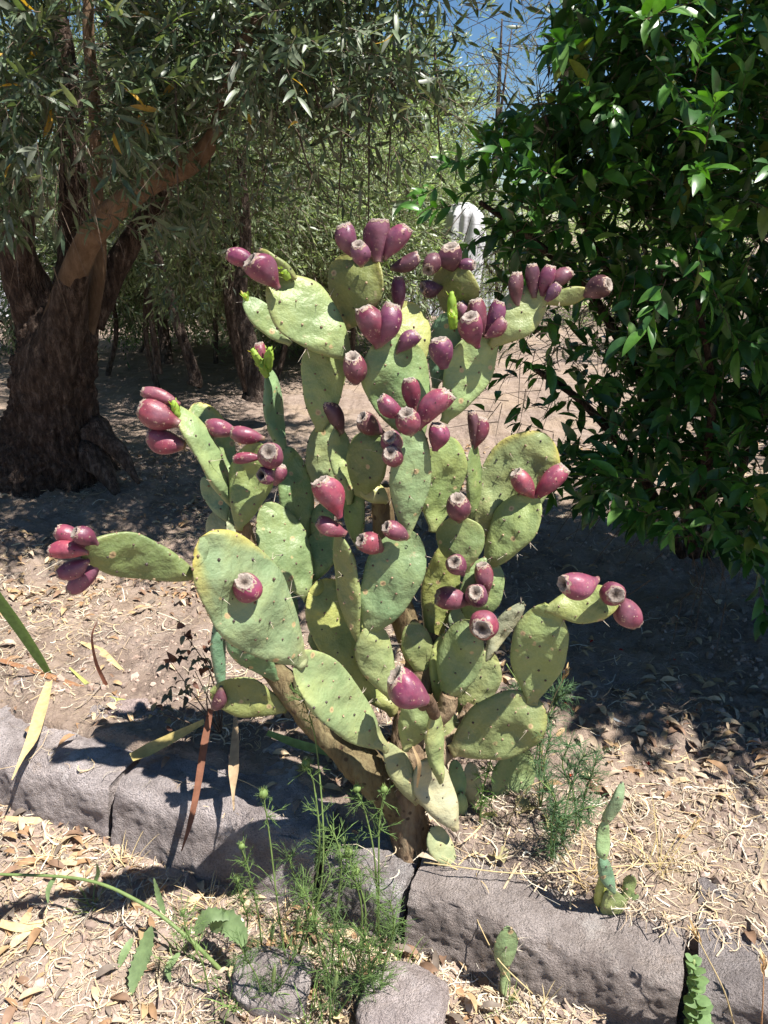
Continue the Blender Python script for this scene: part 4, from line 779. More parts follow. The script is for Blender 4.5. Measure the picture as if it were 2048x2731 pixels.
# thin bare stems standing in the shade
for k, (pts, wd) in enumerate([([(520, 1000, 5.6), (470, 850, 5.6), (425, 700, 5.6), (395, 560, 5.6), (350, 380, 5.6)], [30, 26, 24, 20, 14]), ([(690, 1040, 5.4), (668, 930, 5.4), (640, 790, 5.45), (655, 620, 5.5), (640, 400, 5.5)], [62, 48, 38, 30, 20]),
        ([(420, 970, 6.2), (405, 860, 6.2), (398, 760, 6.2), (420, 620, 6.2)], [20, 16, 14, 10])]):
    t = Th('young_tree', W(*pts[0])+[0, 0, -.02], ['slim leaning brown trunk in the shade beyond the gnarled tree', 'short dark trunk standing behind the left cactus arm', 'thin dark sapling with a dead stub'][k], 'tree')
    woody(t, 'trunk', [(pts[0][0], pts[0][1]+25, pts[0][2])]+pts, [wd[0]*1.4]+wd, M_BARK, 130+k, 40, 12, .14)
    rg = np.random.default_rng(140+k); top = W(*pts[-1]); P, D = clumps([(top, (.4, .4, .35), 1)], rg, 26, 5, .1); foliage(t, P, D, 10, .16, .06, rg, OLC, M_OLIVE, LEAF_F)

# ------------------------------------------------------------------ far fence of upright metal sheets, and a white sheet on a post
def sheet(x0, x1, y, z0, z1, parent, c, name='panel'):
    n = max(8, int((x1-x0)/.02)); x = np.linspace(x0, x1, n); dy = .012*np.sign(np.sin((x-x0)*2*math.pi/.12))*np.minimum(1, 3*np.abs(np.sin((x-x0)*2*math.pi/.12)))
    V = []; 
    for yy, zz in ((y, z0), (y, z1), (y+.006, z1), (y+.006, z0)): V.append(np.stack([x, yy+dy, np.full(n, zz)], 1))
    V = np.stack(V, 1).reshape(-1, 3); return V, ringfaces(n, 4)
fy = 12.6; fz = float(ground_z(-3, fy, False))
fn = Th('metal_fence', (-3.5, fy, fz), 'far fence of upright white and grey ribbed metal sheets behind the trees', 'fence')
x = -9.5; k = 0
while x < 2.1:
    wd = .9; V, f_ = sheet(x+.004, x+wd-.004, fy+(.015 if k % 2 else 0), fz-.1, fz+[1.30, 1.34, 1.26, 1.32][k % 4]+(.65 if x > -.2 else 0), fn, 0)
    fn.part('panel', MB().add(V, f_, [(.62, .65, .72), (.70, .72, .76), (.55, .58, .66)][k % 3]), M_METAL, smooth=False)
    mb = MB(); tube(mb, [(x, fy+.08, fz-.2), (x, fy+.08, fz+1.5)], [.035, .035], 4, 8, (.35, .33, .30)); fn.part('post', mb, M_METAL); x += wd; k += 1
bd = Th('board_stack', (-2.35, fy-.2, fz), 'weathered orange-brown boards leaning against the far fence', 'boards')
for k in range(5):
    x = -2.62+k*.135; mb = MB(); V = np.array([[dx, dy, dz] for dx in (0, .12) for dy in (0, .025) for dz in (0, 1)], float)
    V = np.stack([x+V[:, 0], fy-.32+V[:, 1]+V[:, 2]*.14, fz-.02+V[:, 2]*(.75+.07*((k*7) % 3))], 1)
    bd.part('board', mb.add(V, [[0, 1, 3, 2], [4, 6, 7, 5], [0, 4, 5, 1], [2, 3, 7, 6], [1, 5, 7, 3], [0, 2, 6, 4]], [(.36, .22, .11), (.42, .27, .14), (.30, .19, .10)][k % 3]), M_CLOTH, smooth=False)
wp_ = gpt(1232, 880); wp_[1] = 8.2; wp_[0] = W(1232, 600, 8.2)[0]; wp_[2] = float(ground_z(wp_[0], 8.2, False))
ws = Th('covered_post', wp_, 'white crumpled sheet hung over a post behind the cactus top', 'sheet')
mb = MB(); tube(mb, [wp_-[0, 0, .1], wp_+[0, 0, 1.5]], [.04, .035], 6, 10, (.2, .15, .1)); ws.part('post', mb, M_TWIG)
a = np.linspace(0, 2*math.pi, 72, endpoint=False); rows = []
for t in np.linspace(0, 1, 30):
    z = 1.62-t*.72; r = .06+.11*min(1, (t*6.0)**.6)*(1+.25*t); rr = r*(1+.22*np.minimum(1, t*2)*np.sin(a*5+t*2)+.10*np.sin(a*11+t*5)); rows.append(np.stack([wp_[0]+rr*np.cos(a)+.03*math.sin(t*4), wp_[1]+rr*np.sin(a), wp_[2]+z+.05*t*np.sin(a*3)], 1))
ws.part('sheet', MB().add(np.concatenate(rows), ringfaces(30, 72), (.50, .50, .53)), M_CLOTH)

# ------------------------------------------------------------------ litter on the soil
rng = np.random.default_rng(77)
def kerb_t(x, y): return y-kerby(x)
def surf_z(x, y):
    """height of soil or kerb top"""
    t = kerb_t(x, y); dep = np.where(x < -.16, .30, .22); z = ground_z(x, y); return np.where((t > .0) & (t < dep), np.maximum(z, .056), z)
def scatter(n, dens, box=(-1.9, 1.7, .72, 5.0)):
    """random spots, thick near the camera, kept with probability dens(x,y)"""
    X, Y = [], []; m = 0
    while m < n:
        q = 60000; y = box[2]+(box[3]-box[2])*rng.random(q)**1.4; x = rng.uniform(-1, 1, q)*(.55+.50*y)
        k = rng.random(q) < dens(x, y); X.append(x[k]); Y.append(y[k]); m += k.sum()
    return np.concatenate(X)[:n], np.concatenate(Y)[:n]
def strand(n, wdt, bend, kink):
    t = np.linspace(0, 1, n); P = np.stack([t-.5, bend*(t-.5)**2*4-bend*.3+kink*np.abs(t-.6), .16*np.sin(t*3.14)*abs(bend)], 1)
    V = np.stack([P-[0, wdt*.5, 0], P+[0, wdt*.5, .2*wdt]], 1).reshape(-1, 3); i = np.arange(n-1)[:, None]*2; return V, [i+np.array([[0, 1, 3, 2]])]
def flat_mats(n, x, y, ln, wsc, tilt=.22):
    a = rng.uniform(0, 6.283, n); Xv = np.stack([np.cos(a), np.sin(a), rng.normal(0, tilt, n)], 1); Zv = np.stack([rng.normal(0, .35, n), rng.normal(0, .35, n), np.ones(n)], 1)
    M = axes(Xv, Zv); return np.stack([M[:, :, 0]*ln[:, None], M[:, :, 1]*(ln*wsc)[:, None], M[:, :, 2]*ln[:, None]], -1)
def patch(x, y, f, s): return fbm(np.stack([x*f, y*f, 0*x], -1), s, 3)
STC = [(.58, .48, .33), (.50, .40, .27), (.64, .56, .42), (.42, .32, .22), (.34, .26, .19), (.70, .64, .53), (.45, .40, .33), (.62, .46, .26)]
def dens_straw(x, y):
    t = kerb_t(x, y); d = np.clip(.36+.95*patch(x, y, 2.4, 5), .04, 1); d = np.where((t > 0) & (t < .24), np.where(x > .06, .35*d*(t > .12), .06*d), d)
    d = np.where((x > .05) & (x < .75) & (t > .12) & (t < .5), np.minimum(1, d*2.2), d); d = np.where(t < -.02, d*1.25*np.clip(1.25-np.clip(-.15-x, 0, 1)*.9*np.clip((1.45-y)*2.5, 0, 1), .12, 1), d); d = np.where((x < -.25) & (t > .3) & (y < 3), d*.75, d); d = np.where((x > .45) & (y > 1.6) & (y < 3.5), d*.35, d); return np.clip(d, 0, 1)
mb = MB(); x, y = scatter(26000, dens_straw); ln = rng.lognormal(math.log(.036), .62, len(x)).clip(.012, .19); vi = rng.integers(0, 6, len(x))
for v_ in range(6):
    k = vi == v_; tv, fs = strand(5, 1.0, rng.uniform(-.35, .35), rng.uniform(-.2, .2)); tv[:, 1] = tv[:, 1]; w_ = rng.lognormal(math.log(.0018), .5, k.sum()).clip(.0007, .006)
    M = flat_mats(k.sum(), x[k], y[k], ln[k], 1.0); 
    # the strand template carries its bend in Y; its width is scaled apart
    tb, fb = strand(5, .0, rng.uniform(-.35, .35), rng.uniform(-.2, .2)); n5 = 5; S = M[:, :, 1]/ln[k][:, None]
    C = np.einsum('nij,kj->nki', M, tb[::2])+np.stack([x[k], y[k], surf_z(x[k], y[k])+rng.exponential(.004, k.sum())-.001], 1)[:, None]
    V = np.stack([C-S[:, None]*w_[:, None, None]*.5, C+S[:, None]*w_[:, None, None]*.5], 2).reshape(-1, 3); i_ = np.arange(n5-1)[:, None]*2
    f5 = i_+np.array([[0, 1, 3, 2]]); mb.add(V, (np.arange(k.sum())[:, None, None]*10+f5[None]).reshape(-1, 4), np.repeat(pick(STC, k.sum(), rng), 10, 0))
mb.build('straw_litter', M_STRAW, label='dry straw and grass bits strewn over the soil', cat='straw', kind='stuff')
mb = MB(); x, y = scatter(5200, lambda x, y: np.clip(.3+.8*patch(x, y, 2.2, 9), .02, 1)*np.where((kerb_t(x, y) > 0) & (kerb_t(x, y) < .25), .08, 1)*np.where((x > .45) & (y > 1.6) & (y < 3.5), .5, 1))
ln = rng.uniform(.02, .065, len(x)); tv, fs = leaf_tpl(3, .34, .30, .35); vi = rng.integers(0, 2, len(x))
inst(mb, tv, fs, np.stack([x, y, surf_z(x, y)+.006+rng.exponential(.004, len(x))], 1), flat_mats(len(x), x, y, ln, 1.0, .3), pick([(.42, .29, .16), (.33, .20, .11), (.55, .42, .27), (.24, .15, .10), (.48, .38, .28), (.20, .16, .13)], len(x), rng))
mb.build('dry_leaves', M_STRAW, label='curled brown dry leaves scattered on the ground', cat='leaves', kind='stuff')
mb = MB(); t_ = (1+5**.5)/2
ico = nrm(np.array([(-1, t_, 0), (1, t_, 0), (-1, -t_, 0), (1, -t_, 0), (0, -1, t_), (0, 1, t_), (0, -1, -t_), (0, 1, -t_), (t_, 0, -1), (t_, 0, 1), (-t_, 0, -1), (-t_, 0, 1)], float))
icf = [(0, 11, 5), (0, 5, 1), (0, 1, 7), (0, 7, 10), (0, 10, 11), (1, 5, 9), (5, 11, 4), (11, 10, 2), (10, 7, 6), (7, 1, 8), (3, 9, 4), (3, 4, 2), (3, 2, 6), (3, 6, 8), (3, 8, 9), (4, 9, 5), (2, 4, 11), (6, 2, 10), (8, 6, 7), (9, 8, 1)]
for v_ in range(4):
    x, y = scatter(1500, lambda x, y: np.clip(.35+.8*patch(x, y, 2.6, 15), .03, 1)*np.where((kerb_t(x, y) > -.01) & (kerb_t(x, y) < .28), .03, 1)); n = len(x); r = rng.lognormal(math.log(.0060), .5, n).clip(.002, .018)
    q = rng.normal(0, 1, (n, 3)); M = axes(q, rng.normal(0, 1, (n, 3)))*(r[:, None]*rng.uniform(.7, 1.3, (n, 3)))[:, None, :]
    inst(mb, ico*rng.uniform(.6, 1.3, (12, 1))*np.array([1, 1, .75]), [icf], np.stack([x, y, ground_z(x, y)+r*.1], 1), M, pick([(.34, .25, .205), (.38, .29, .24), (.26, .195, .16), (.42, .32, .265)], n, rng))
mb.build('soil_clods', M_CLOD, smooth=False, label='crumbly clods of pinkish brown soil', cat='soil', kind='stuff')
mb = MB(); x, y = scatter(40, lambda x, y: ((x > .3) & (y > 1.5) & (y < 3.2))*1.0); inst(mb, *leaf_tpl(2, .6, .3), np.stack([x, y, ground_z(x, y)+.008], 1), flat_mats(len(x), x, y, rng.uniform(.010, .022, len(x)), 1.0, .4), pick([(.45, .03, .02), (.5, .06, .02)], len(x), rng))
mb.build('fallen_petals', M_PETAL, label='tiny red petals fallen on the shaded soil', cat='petals', kind='stuff')

# ------------------------------------------------------------------ blades and leaves one can pick out
def blade(name, pts, wpx, nv, col, label, cat='leaf', fold=.3, n=16, mat=None, group=None):
    P = [W(*p) for p in pts]; wd = [a*depth(P[min(len(P)-1, int(round(i*(len(P)-1)/max(1, len(wpx)-1))))])/F for i, a in enumerate(wpx)]
    mb = MB(); ribbon(mb, P, wd, nv, n, col, fold); return mb.build(name, mat or M_STRAW, label=label, cat=cat, group=group)
def gY(u, v): return gpt(u, v)[1]
y0 = gY(130, 1800)
blade('iris', [(-60, 1520, y0-.15), (40, 1655, y0-.08), (100, 1745, y0-.03), (138, 1808, y0)], [38, 34, 28, 14], (0, -1, .4), (.16, .26, .09), 'long green sword-shaped leaf leaning in over the bed', mat=M_WEED)
blade('withered_iris', [(132, 1818, 2.0), (112, 1890, 1.87), (88, 1970, 1.73), (60, 2020, 1.66), (32, 2080, 1.61)], [18, 34, 34, 14, 3], (0, -.4, 1), (.58, .44, .22), 'tan twisted dry blade hanging over the kerb edge')
blade('withered_iris', [(562, 1890, 1.58), (545, 1980, 1.53), (528, 2090, 1.47), (508, 2190, 1.42), (484, 2270, 1.38)], [14, 20, 18, 15, 3], (.3, -1, .2), (.20, .085, .05), 'long reddish-brown withered leaf drooping down the kerb front')
blade('withered_iris', [(545, 1925, 1.70), (470, 1965, 1.70), (400, 2000, 1.69), (350, 2022, 1.66)], [16, 30, 38, 26], (0, -.5, 1), (.42, .34, .13), 'yellowing blade with a rusty end lying on the kerb')
blade('withered_iris', [(628, 1900, 1.66), (628, 1970, 1.58), (624, 2050, 1.50), (622, 2110, 1.46), (624, 2165, 1.42)], [8, 22, 30, 10, 3], (0, -1, .2), (.42, .30, .18), 'short tan curled blade standing beside the brown withered one')
blade('fallen_iris', [(712, 1955, 1.62), (800, 1988, 1.60), (880, 2008, 1.58), (940, 2035, 1.56)], [16, 26, 24, 8], (0, -.4, 1), (.17, .28, .12), 'flat green leaf lying in the shade under the cactus limb', mat=M_WEED)
for k, (pts, wd, c, lb) in enumerate([([(0, 1760, 2.18), (120, 1800, 2.1), (240, 1842, 2.03), (330, 1860, 2.0)], [10, 16, 14, 4], (.33, .17, .09), 'rust-brown flat dry strap lying along the back of the kerb'), ([(330, 1790, 2.15), (270, 1740, 2.2), (215, 1712, 2.25)], [6, 22, 6], (.60, .46, .24), 'pale straw-coloured broken leaf on the open soil'),
        ([(285, 1830, 2.05), (258, 1770, 2.02), (246, 1700, 2.0), (258, 1660, 2.0)], [10, 10, 8, 3], (.26, .11, .07), 'thin upright reddish dry stalk on the soil'), ([(185, 1780, 2.13), (240, 1830, 2.06), (290, 1862, 2.0), (335, 1868, 1.98)], [4, 12, 14, 6], (.42, .44, .14), 'fading green blade tip pointing along the kerb'),
        ([(0, 2180, 1.60), (90, 2190, 1.585), (180, 2185, 1.60), (255, 2178, 1.63)], [10, 20, 18, 4], (.66, .50, .26), 'broad straw blade at the foot of the kerb'), ([(0, 2462, 1.27), (60, 2475, 1.255), (120, 2460, 1.28), (180, 2448, 1.29)], [18, 22, 16, 6], (.62, .48, .24), 'thick straw stalk lying on the path'),
        ([(1545, 1848, 2.02), (1610, 1900, 1.96), (1680, 1940, 1.92)], [5, 7, 5], (.55, .6, .62), 'pale thin stick on the dark shaded soil'), ([(1740, 2125, 1.62), (1830, 2135, 1.61), (1890, 2148, 1.6)], [5, 8, 5], (.6, .5, .42), 'bleached straw stem on the shaded soil'),
        ([(1960, 2462, 1.2), (1935, 2480, 1.185), (1940, 2515, 1.155)], [10, 14, 8], (.62, .5, .4), 'hooked pale bark chip on the cracked kerb stone'), ([(1100, 1990, 1.3), (1118, 2040, 1.3), (1112, 2100, 1.32)], [4, 12, 4], (.5, .36, .2), 'small shrivelled strip hanging at the cactus fork')]):
    q = []
    for (u, v, Yd) in pts:
        p = gpt(u, v, .012) if k not in (2, 9) else None; q.append((u, v, Yd) if p is None else (u, v, p[1]-.01))
    if k == 8: q = [(u, v, Yd) for u, v, Yd in pts]
    if k == 0 or k == 3: q = [(u, v, min(b_[2], Yd)) for (u, v, Yd), b_ in zip(pts, q)]
    blade('withered_iris', q, wd, (0, -.5, 1), c, lb)
# the dead black pad flopped over the kerb
P = [W(*p) for p in [(1246, 2335, 1.33), (1290, 2370, 1.30), (1312, 2420, 1.265), (1308, 2470, 1.235)]]; mb = MB()
ribbon(mb, P, [.02, .05, .05, .012], (0, -.8, .6), 14, (.075, .055, .045), -.5); mb.build('dead_pad', M_CLOD, label='shrivelled dark dead cactus pad flopped over the kerb edge', cat='dead pad')
p = gpt(1500, 2250)
for k, (u, v, r_, c) in enumerate([(1330, 2290, .022, (.38, .34, .18)), (1480, 2200, .032, (.44, .39, .18)), (1400, 2170, .03, (.38, .33, .16))]):
    p = gpt(u, v); mb = MB(); a = np.linspace(0, 2*math.pi, 24, endpoint=False); rr = [0.02, .35, .7, 1]; V = [np.stack([p[0]+r_*q*np.cos(a)*(1+.25*np.sin(a*3+k)), p[1]+r_*q*np.sin(a)*.8, p[2]+.006+.010*q*np.sin(a*2+k*2)+.006*q*q+.004*np.sin(a*7)*q], 1) for q in rr]
    mb.add(np.concatenate(V), ringfaces(4, 24), c); mb.build('fallen_pad', M_STRAW, label=['yellowed curled cactus skin by the cactus foot', 'crumpled yellow dead pad among the straw', 'shrunken yellow-green pad piece beside the feathery weed'][k], cat='dead pad')

# ------------------------------------------------------------------ weeds
def thread_whorl(mb, c, ax, n, ln, col, rng, wdt=.0009):
    """fine forked thread leaves round a point"""
    ax = nrm(np.asarray(ax, float))[None]; A, B = perp(ax); ph = rng.uniform(0, 6.28, n); e = rng.uniform(.5, 1.3, n)
    D = np.cos(ph)[:, None]*A+np.sin(ph)[:, None]*B; D = nrm(D*np.sin(e)[:, None]+ax*np.cos(e)[:, None]+rng.normal(0, .15, (n, 3))); l = ln*rng.uniform(.5, 1.1, n)
    P0 = np.repeat(np.asarray(c)[None], n, 0); twigs(mb, P0, D, l, wdt, col, .8); m = n*3
    t = rng.uniform(.3, .85, m); i_ = np.repeat(np.arange(n), 3); twigs(mb, P0[i_]+D[i_]*(l[i_]*t)[:, None], nrm(D[i_]+rng.normal(0, .55, (m, 3))), l[i_]*.4, wdt*.8, col, .5)
def nigella(base, pts, pods, label, seed, dens=7, ln=.05, col=(.17, .27, .085)):
    """love-in-a-mist: thin stem, thread leaves, round pods in a ruff of threads"""
    rng = np.random.default_rng(seed); b_ = gpt(*base); t = Th('feathery_weed', b_, label, 'weed'); Y0 = b_[1]
    for k, path in enumerate(pts):
        P = [b_-[0, 0, .01]]+[W(u, v, Y0+dy) for u, v, dy in path]; mb = MB(); tube(mb, P, [.0022, .0018, .0013], 20, 6, (.20, .28, .09)); t.part('stem', mb, M_WEED)
        C = catmull(np.array(P), 40); T = nrm(np.gradient(C, axis=0)); mb = MB()
        for q in rng.integers(3, 39, dens): thread_whorl(mb, C[q], T[q]*.7+rng.normal(0, .3, 3), 5, ln, pick([col], 1, rng)[0], rng)
        t.part('thread_leaves', mb, M_WEED, kind='stuff')
        if pods[k]:
            r = pods[k]*.33*depth(P[-1])/F; c = C[-1]; n, m = 14, 20; a, bb = np.meshgrid(np.linspace(0, math.pi, n), np.linspace(0, 2*math.pi, m, endpoint=False), indexing='ij')
            rr = r*(1+.07*np.cos(bb*5)*np.sin(a)); V = np.stack([c[0]+rr*np.sin(a)*np.cos(bb), c[1]+rr*np.sin(a)*np.sin(bb), c[2]+r*.9-1.1*rr*np.cos(a)], -1)
            mb = MB().add(V.reshape(-1, 3), ringfaces(n, m), (.22, .31, .10)); o = t.part('seed_pod', mb, M_WEED)
            mb = MB(); A = np.arange(5)*1.2566; D = np.stack([np.cos(A)*.5, np.sin(A)*.5, np.ones(5)], 1); twigs(mb, np.repeat((c+[0, 0, r*1.8])[None], 5, 0), D, r*1.1, .0008, (.30, .38, .12)); thread_whorl(mb, c, (0, 0, .6), 14, r*2.6, (.19, .30, .10), rng, .0007); t.part('ruff', mb, M_WEED, o, kind='stuff')
nigella((790, 2560), [[(850, 2300, .02), (838, 2100, .06), (815, 2045, .08)], [(860, 2330, .0), (845, 2000, .10), (805, 1850, .12)]], [34, 0], 'tall feathery weed with a round pod crossing in front of the cactus limb', 1)
nigella((770, 2600), [[(745, 2450, .0), (720, 2240, .04), (703, 2125, .05)]], [36], 'feathery weed with a big spiky green pod over the kerb', 2)
nigella((1010, 2500), [[(1000, 2300, .0), (975, 2170, .02), (952, 2110, .03)], [(1010, 2300, .0), (1012, 2190, .03), (1024, 2112, .03)]], [32, 30], 'branched feathery weed with twin pods below the cactus fork', 3)
nigella((960, 2560), [[(965, 2430, .0), (945, 2340, .0), (930, 2282, .0)], [(975, 2440, .0), (962, 2370, .01), (950, 2330, .01)]], [34, 30], 'short feathery weed with pods low in the shade of the trunk', 4)
nigella((700, 2560), [[(690, 2450, .0), (665, 2330, .0), (645, 2262, .0)]], [24], 'small feathery weed with a pale pod before the kerb', 5)
nigella((650, 2520), [[(660, 2450, .0), (640, 2390, .0), (632, 2352, .0)]], [30], 'low feathery weed with a bright green pod at the kerb foot', 6)
nigella((880, 2650), [[(890, 2500, .0), (910, 2300, .02), (880, 2200, .03)], [(850, 2520, .0), (830, 2420, .0), (800, 2360, .0)]], [0, 0], 'bushy feathery weed rising beside the squat rock', 7, 11, .05)
nigella((1010, 2700), [[(1020, 2600, .0), (1050, 2480, .0), (1040, 2400, .0)], [(990, 2600, .0), (980, 2520, .0), (940, 2460, .0)]], [0, 0], 'feathery weed between the two rocks', 8, 14, .055)
nigella((560, 2660), [[(540, 2570, .0), (500, 2490, .0), (488, 2436, .0)]], [18], 'wispy weed with a tiny pod on the path', 9, 8)
for k, (b_, q, lb) in enumerate([((830, 2480), [[(850, 2400, 0), (880, 2330, .02), (860, 2260, .03)], [(810, 2400, 0), (780, 2320, .0), (770, 2280, .0)]], 'thick feathery weed hiding the low kerb stone'), ((960, 2660), [[(950, 2560, 0), (900, 2480, 0), (890, 2420, 0)], [(1000, 2560, 0), (1040, 2500, 0), (1060, 2460, 0)]], 'spreading feathery weed before the thick grass tuft'), ((700, 2700), [[(690, 2620, 0), (660, 2560, 0), (640, 2520, 0)], [(740, 2640, 0), (760, 2600, 0), (790, 2540, 0)]], 'low feathery weed beside the path grass'), ((880, 2720), [[(880, 2640, 0), (870, 2580, 0), (850, 2540, 0)], [(930, 2660, 0), (960, 2620, 0), (990, 2600, 0)]], 'leafy feathery weed at the edge of the flat-topped rock'), ((900, 2450), [[(905, 2380, 0), (925, 2300, .02), (915, 2230, .03)]], 'feathery weed upright against the cactus trunk shade')]): nigella(b_, q, [0]*len(q), lb, 60+k, 12, .05, (.13, .21, .075))
nigella((1440, 2170), [[(1440, 2000, .02), (1470, 1880, .03), (1510, 1850, .02)], [(1450, 2040, .0), (1400, 1860, .06), (1350, 1770, .08)]], [0, 0], 'blue-green feathery weed growing behind the lowest big pad', 10, 20, .05, (.12, .21, .10))
nigella((1500, 2260), [[(1510, 2150, .0), (1540, 2050, .02), (1560, 2010, .02)], [(1490, 2160, .0), (1450, 2060, .02), (1470, 1960, .03)]], [0, 0], 'soft feathery weed at the edge of the dark shade', 11, 18, .05, (.12, .22, .10))
for k, (b_, q, lb) in enumerate([((1420, 2100), [[(1400, 1980, .02), (1385, 1860, .05), (1395, 1790, .06)], [(1440, 1960, .0), (1480, 1880, .02), (1500, 1830, .02)]], 'tall blue-green feathery weed beside the pad with the lit edge'), ((1540, 2220), [[(1560, 2120, .0), (1580, 2060, .0), (1590, 2020, .0)], [(1530, 2120, .0), (1500, 2040, .02), (1520, 1980, .02)]], 'feathery weed spilling into the dark shade'), ((1470, 2300), [[(1490, 2200, .0), (1550, 2160, .0), (1590, 2150, .0)], [(1470, 2210, .0), (1480, 2130, .0), (1440, 2080, .02)]], 'feathery weed sprawling over the straw')]): nigella(b_, q, [0]*len(q), lb, 70+k, 18, .05, (.12, .22, .095))
nigella((1280, 2200), [[(1285, 2120, .0), (1300, 2060, .0), (1310, 2020, .0)]], [0], 'tuft of green threads between the pads at the cactus foot', 12, 16, .04, (.14, .27, .06))
def tuft(base, n, ln, spread, col, label, seed, wdt=.0028, lean=(0, 0), cat='grass', name='grass_tuft', mat=None):
    rng = np.random.default_rng(seed); b_ = gpt(*base); t = Th(name, b_, label, cat)
    for k in range(n):
        a = rng.uniform(0, 6.28); l = ln*rng.uniform(.5, 1.15); d = np.array([math.cos(a)*spread+lean[0], math.sin(a)*spread+lean[1], 1.0]); o_ = b_+[rng.normal(0, .012), rng.normal(0, .012), -.01]; d = nrm(d); dr = rng.uniform(.15, .7)*l
        P = [o_, o_+d*l*.4, o_+d*l*.75-[0, 0, dr*.2], o_+d*l-[0, 0, dr*.5]]; mb = MB(); ribbon(mb, P, [wdt*.8, wdt, wdt*.7, .0003], nrm(np.cross(d, [math.sin(a), -math.cos(a), .2])), 9, np.array(col)*rng.uniform(.75, 1.25), .3); t.part('blade', mb, mat or M_WEED)
for k, (b_, n, ln, sp, c, lb) in enumerate([((930, 2600), 26, .22, .35, (.13, .23, .06), 'thick green grass tuft in front of the cactus trunk'), ((1040, 2640), 18, .17, .5, (.17, .26, .07), 'loose grass tuft leaning by the flat-topped rock'), ((620, 2700), 20, .13, .7, (.20, .30, .10), 'low spreading grass on the path'), ((840, 2720), 20, .14, .6, (.16, .26, .07), 'grass growing round the squat rock'),
        ((1000, 2430), 14, .18, .3, (.12, .22, .05), 'upright grass blades against the low kerb stone'), ((480, 2560), 14, .10, .8, (.22, .29, .12), 'sparse grey-green grass beneath the arching weed'), ((1340, 2690), 14, .10, .5, (.24, .30, .12), 'short grass at the foot of the small cactus pad'), ((250, 2420), 12, .12, .9, (.22, .27, .10), 'thin grass among straw near the kerb')]): tuft(b_, n, ln, sp, c, lb, 200+k)
for k, (b_, n, ln, sp, c, lb) in enumerate([((1260, 2330), 22, .12, .9, (.58, .44, .22), 'dry tangled grass at the foot of the cactus'), ((1560, 2350), 26, .12, .9, (.58, .42, .20), 'dry golden grass clump beside the slender seedling'), ((1750, 2330), 20, .18, .8, (.50, .40, .18), 'dry grass clump trailing into the shade'), ((1420, 2720), 16, .12, .6, (.48, .38, .20), 'dry grass before the dark kerb stone'),
        ((1180, 2290), 14, .10, .8, (.62, .48, .26), 'straw tuft around the trunk foot'), ((760, 2560), 14, .16, .6, (.55, .40, .20), 'dead brown grass behind the squat rock'), ((330, 2330), 18, .13, .9, (.60, .46, .24), 'heap of dry grass below the kerb joint'), ((560, 2420), 16, .12, .9, (.58, .44, .24), 'dry grass below the drooping brown leaf'),
        ((120, 2300), 16, .13, 1.0, (.62, .48, .26), 'matted straw tuft on the path'), ((480, 1960), 14, .09, 1.0, (.40, .33, .22), 'withered grass under the low left pad')]): tuft(b_, n, ln, sp, c, lb, 240+k, .0022, mat=M_STRAW)
def dry_stem(pts, label, head=True, seed=0, col=(.58, .45, .24), wd=5):
    t = Th('dry_grass_stem', W(*pts[0]), label, 'grass'); rng = np.random.default_rng(seed); P = [W(*p) for p in pts]; mb = MB(); tube(mb, P, [.0016, .0013, .0009], 24, 5, col); t.part('stem', mb, M_STRAW)
    if head:
        d = nrm(P[-1]-P[-2]); m = 9; mb = MB(); tv, fs = leaf_tpl(2, .22, .05); A, B = perp(d[None]); ph = np.arange(m)*2.4; rad = np.cos(ph)[:, None]*A+np.sin(ph)[:, None]*B
        inst(mb, tv, fs, P[-1]-d*np.linspace(.03, 0, m)[:, None], axes(d+rad*.45, rad)*.022, pick([(.60, .42, .20), (.48, .32, .15)], m, rng)); t.part('seed_head', mb, M_STRAW)
ya = gY(1440, 2170)
dry_stem([(1432, 2175, ya), (1445, 2020, ya), (1462, 1900, ya), (1512, 1790, ya)], 'tall dry grass stem beside the lowest right pad', seed=1)
dry_stem([(1330, 2240, 1.42), (1400, 2110, 1.42), (1445, 2080, 1.43), (1450, 2030, 1.45), (1480, 2010, 1.45)], 'bent straw stem arching beneath the lowest big pad', False, 2)
dry_stem([(1130, 2300, 1.32), (1400, 2330, 1.28), (1650, 2310, 1.30), (1850, 2306, 1.3), (2010, 2390, 1.28)], 'long straw stem stretching across the bed towards the shade', True, 3)
dry_stem([(1560, 2215, 1.44), (1680, 2240, 1.42), (1790, 2280, 1.40), (1900, 2350, 1.36)], 'arching straw stem behind the slender seedling', True, 4)
dry_stem([(1760, 2350, 1.34), (1800, 2260, 1.36), (1860, 2190, 1.38)], 'dry seed stem rising into the shade', True, 5)
dry_stem([(1960, 2740, 1.0), (1930, 2640, 1.0), (1880, 2540, 1.02), (1850, 2480, 1.04)], 'dry spikelet stem leaning on the cracked kerb stone', True, 6)
dry_stem([(2030, 2740, .98), (2035, 2650, .98), (2036, 2560, 1.0)], 'reddish dry stem at the end of the cracked kerb stone', True, 7, (.45, .24, .12))
dry_stem([(650, 2480, 1.42), (750, 2320, 1.45), (840, 2240, 1.47), (700, 2110, 1.55), (560, 2050, 1.6)], 'thin curved stem bowing over the kerb', False, 8)
dry_stem([(1420, 2650, 1.1), (1330, 2560, 1.13), (1280, 2470, 1.2), (1270, 2440, 1.22)], 'thin straw stem in front of the dark kerb stone', False, 9)
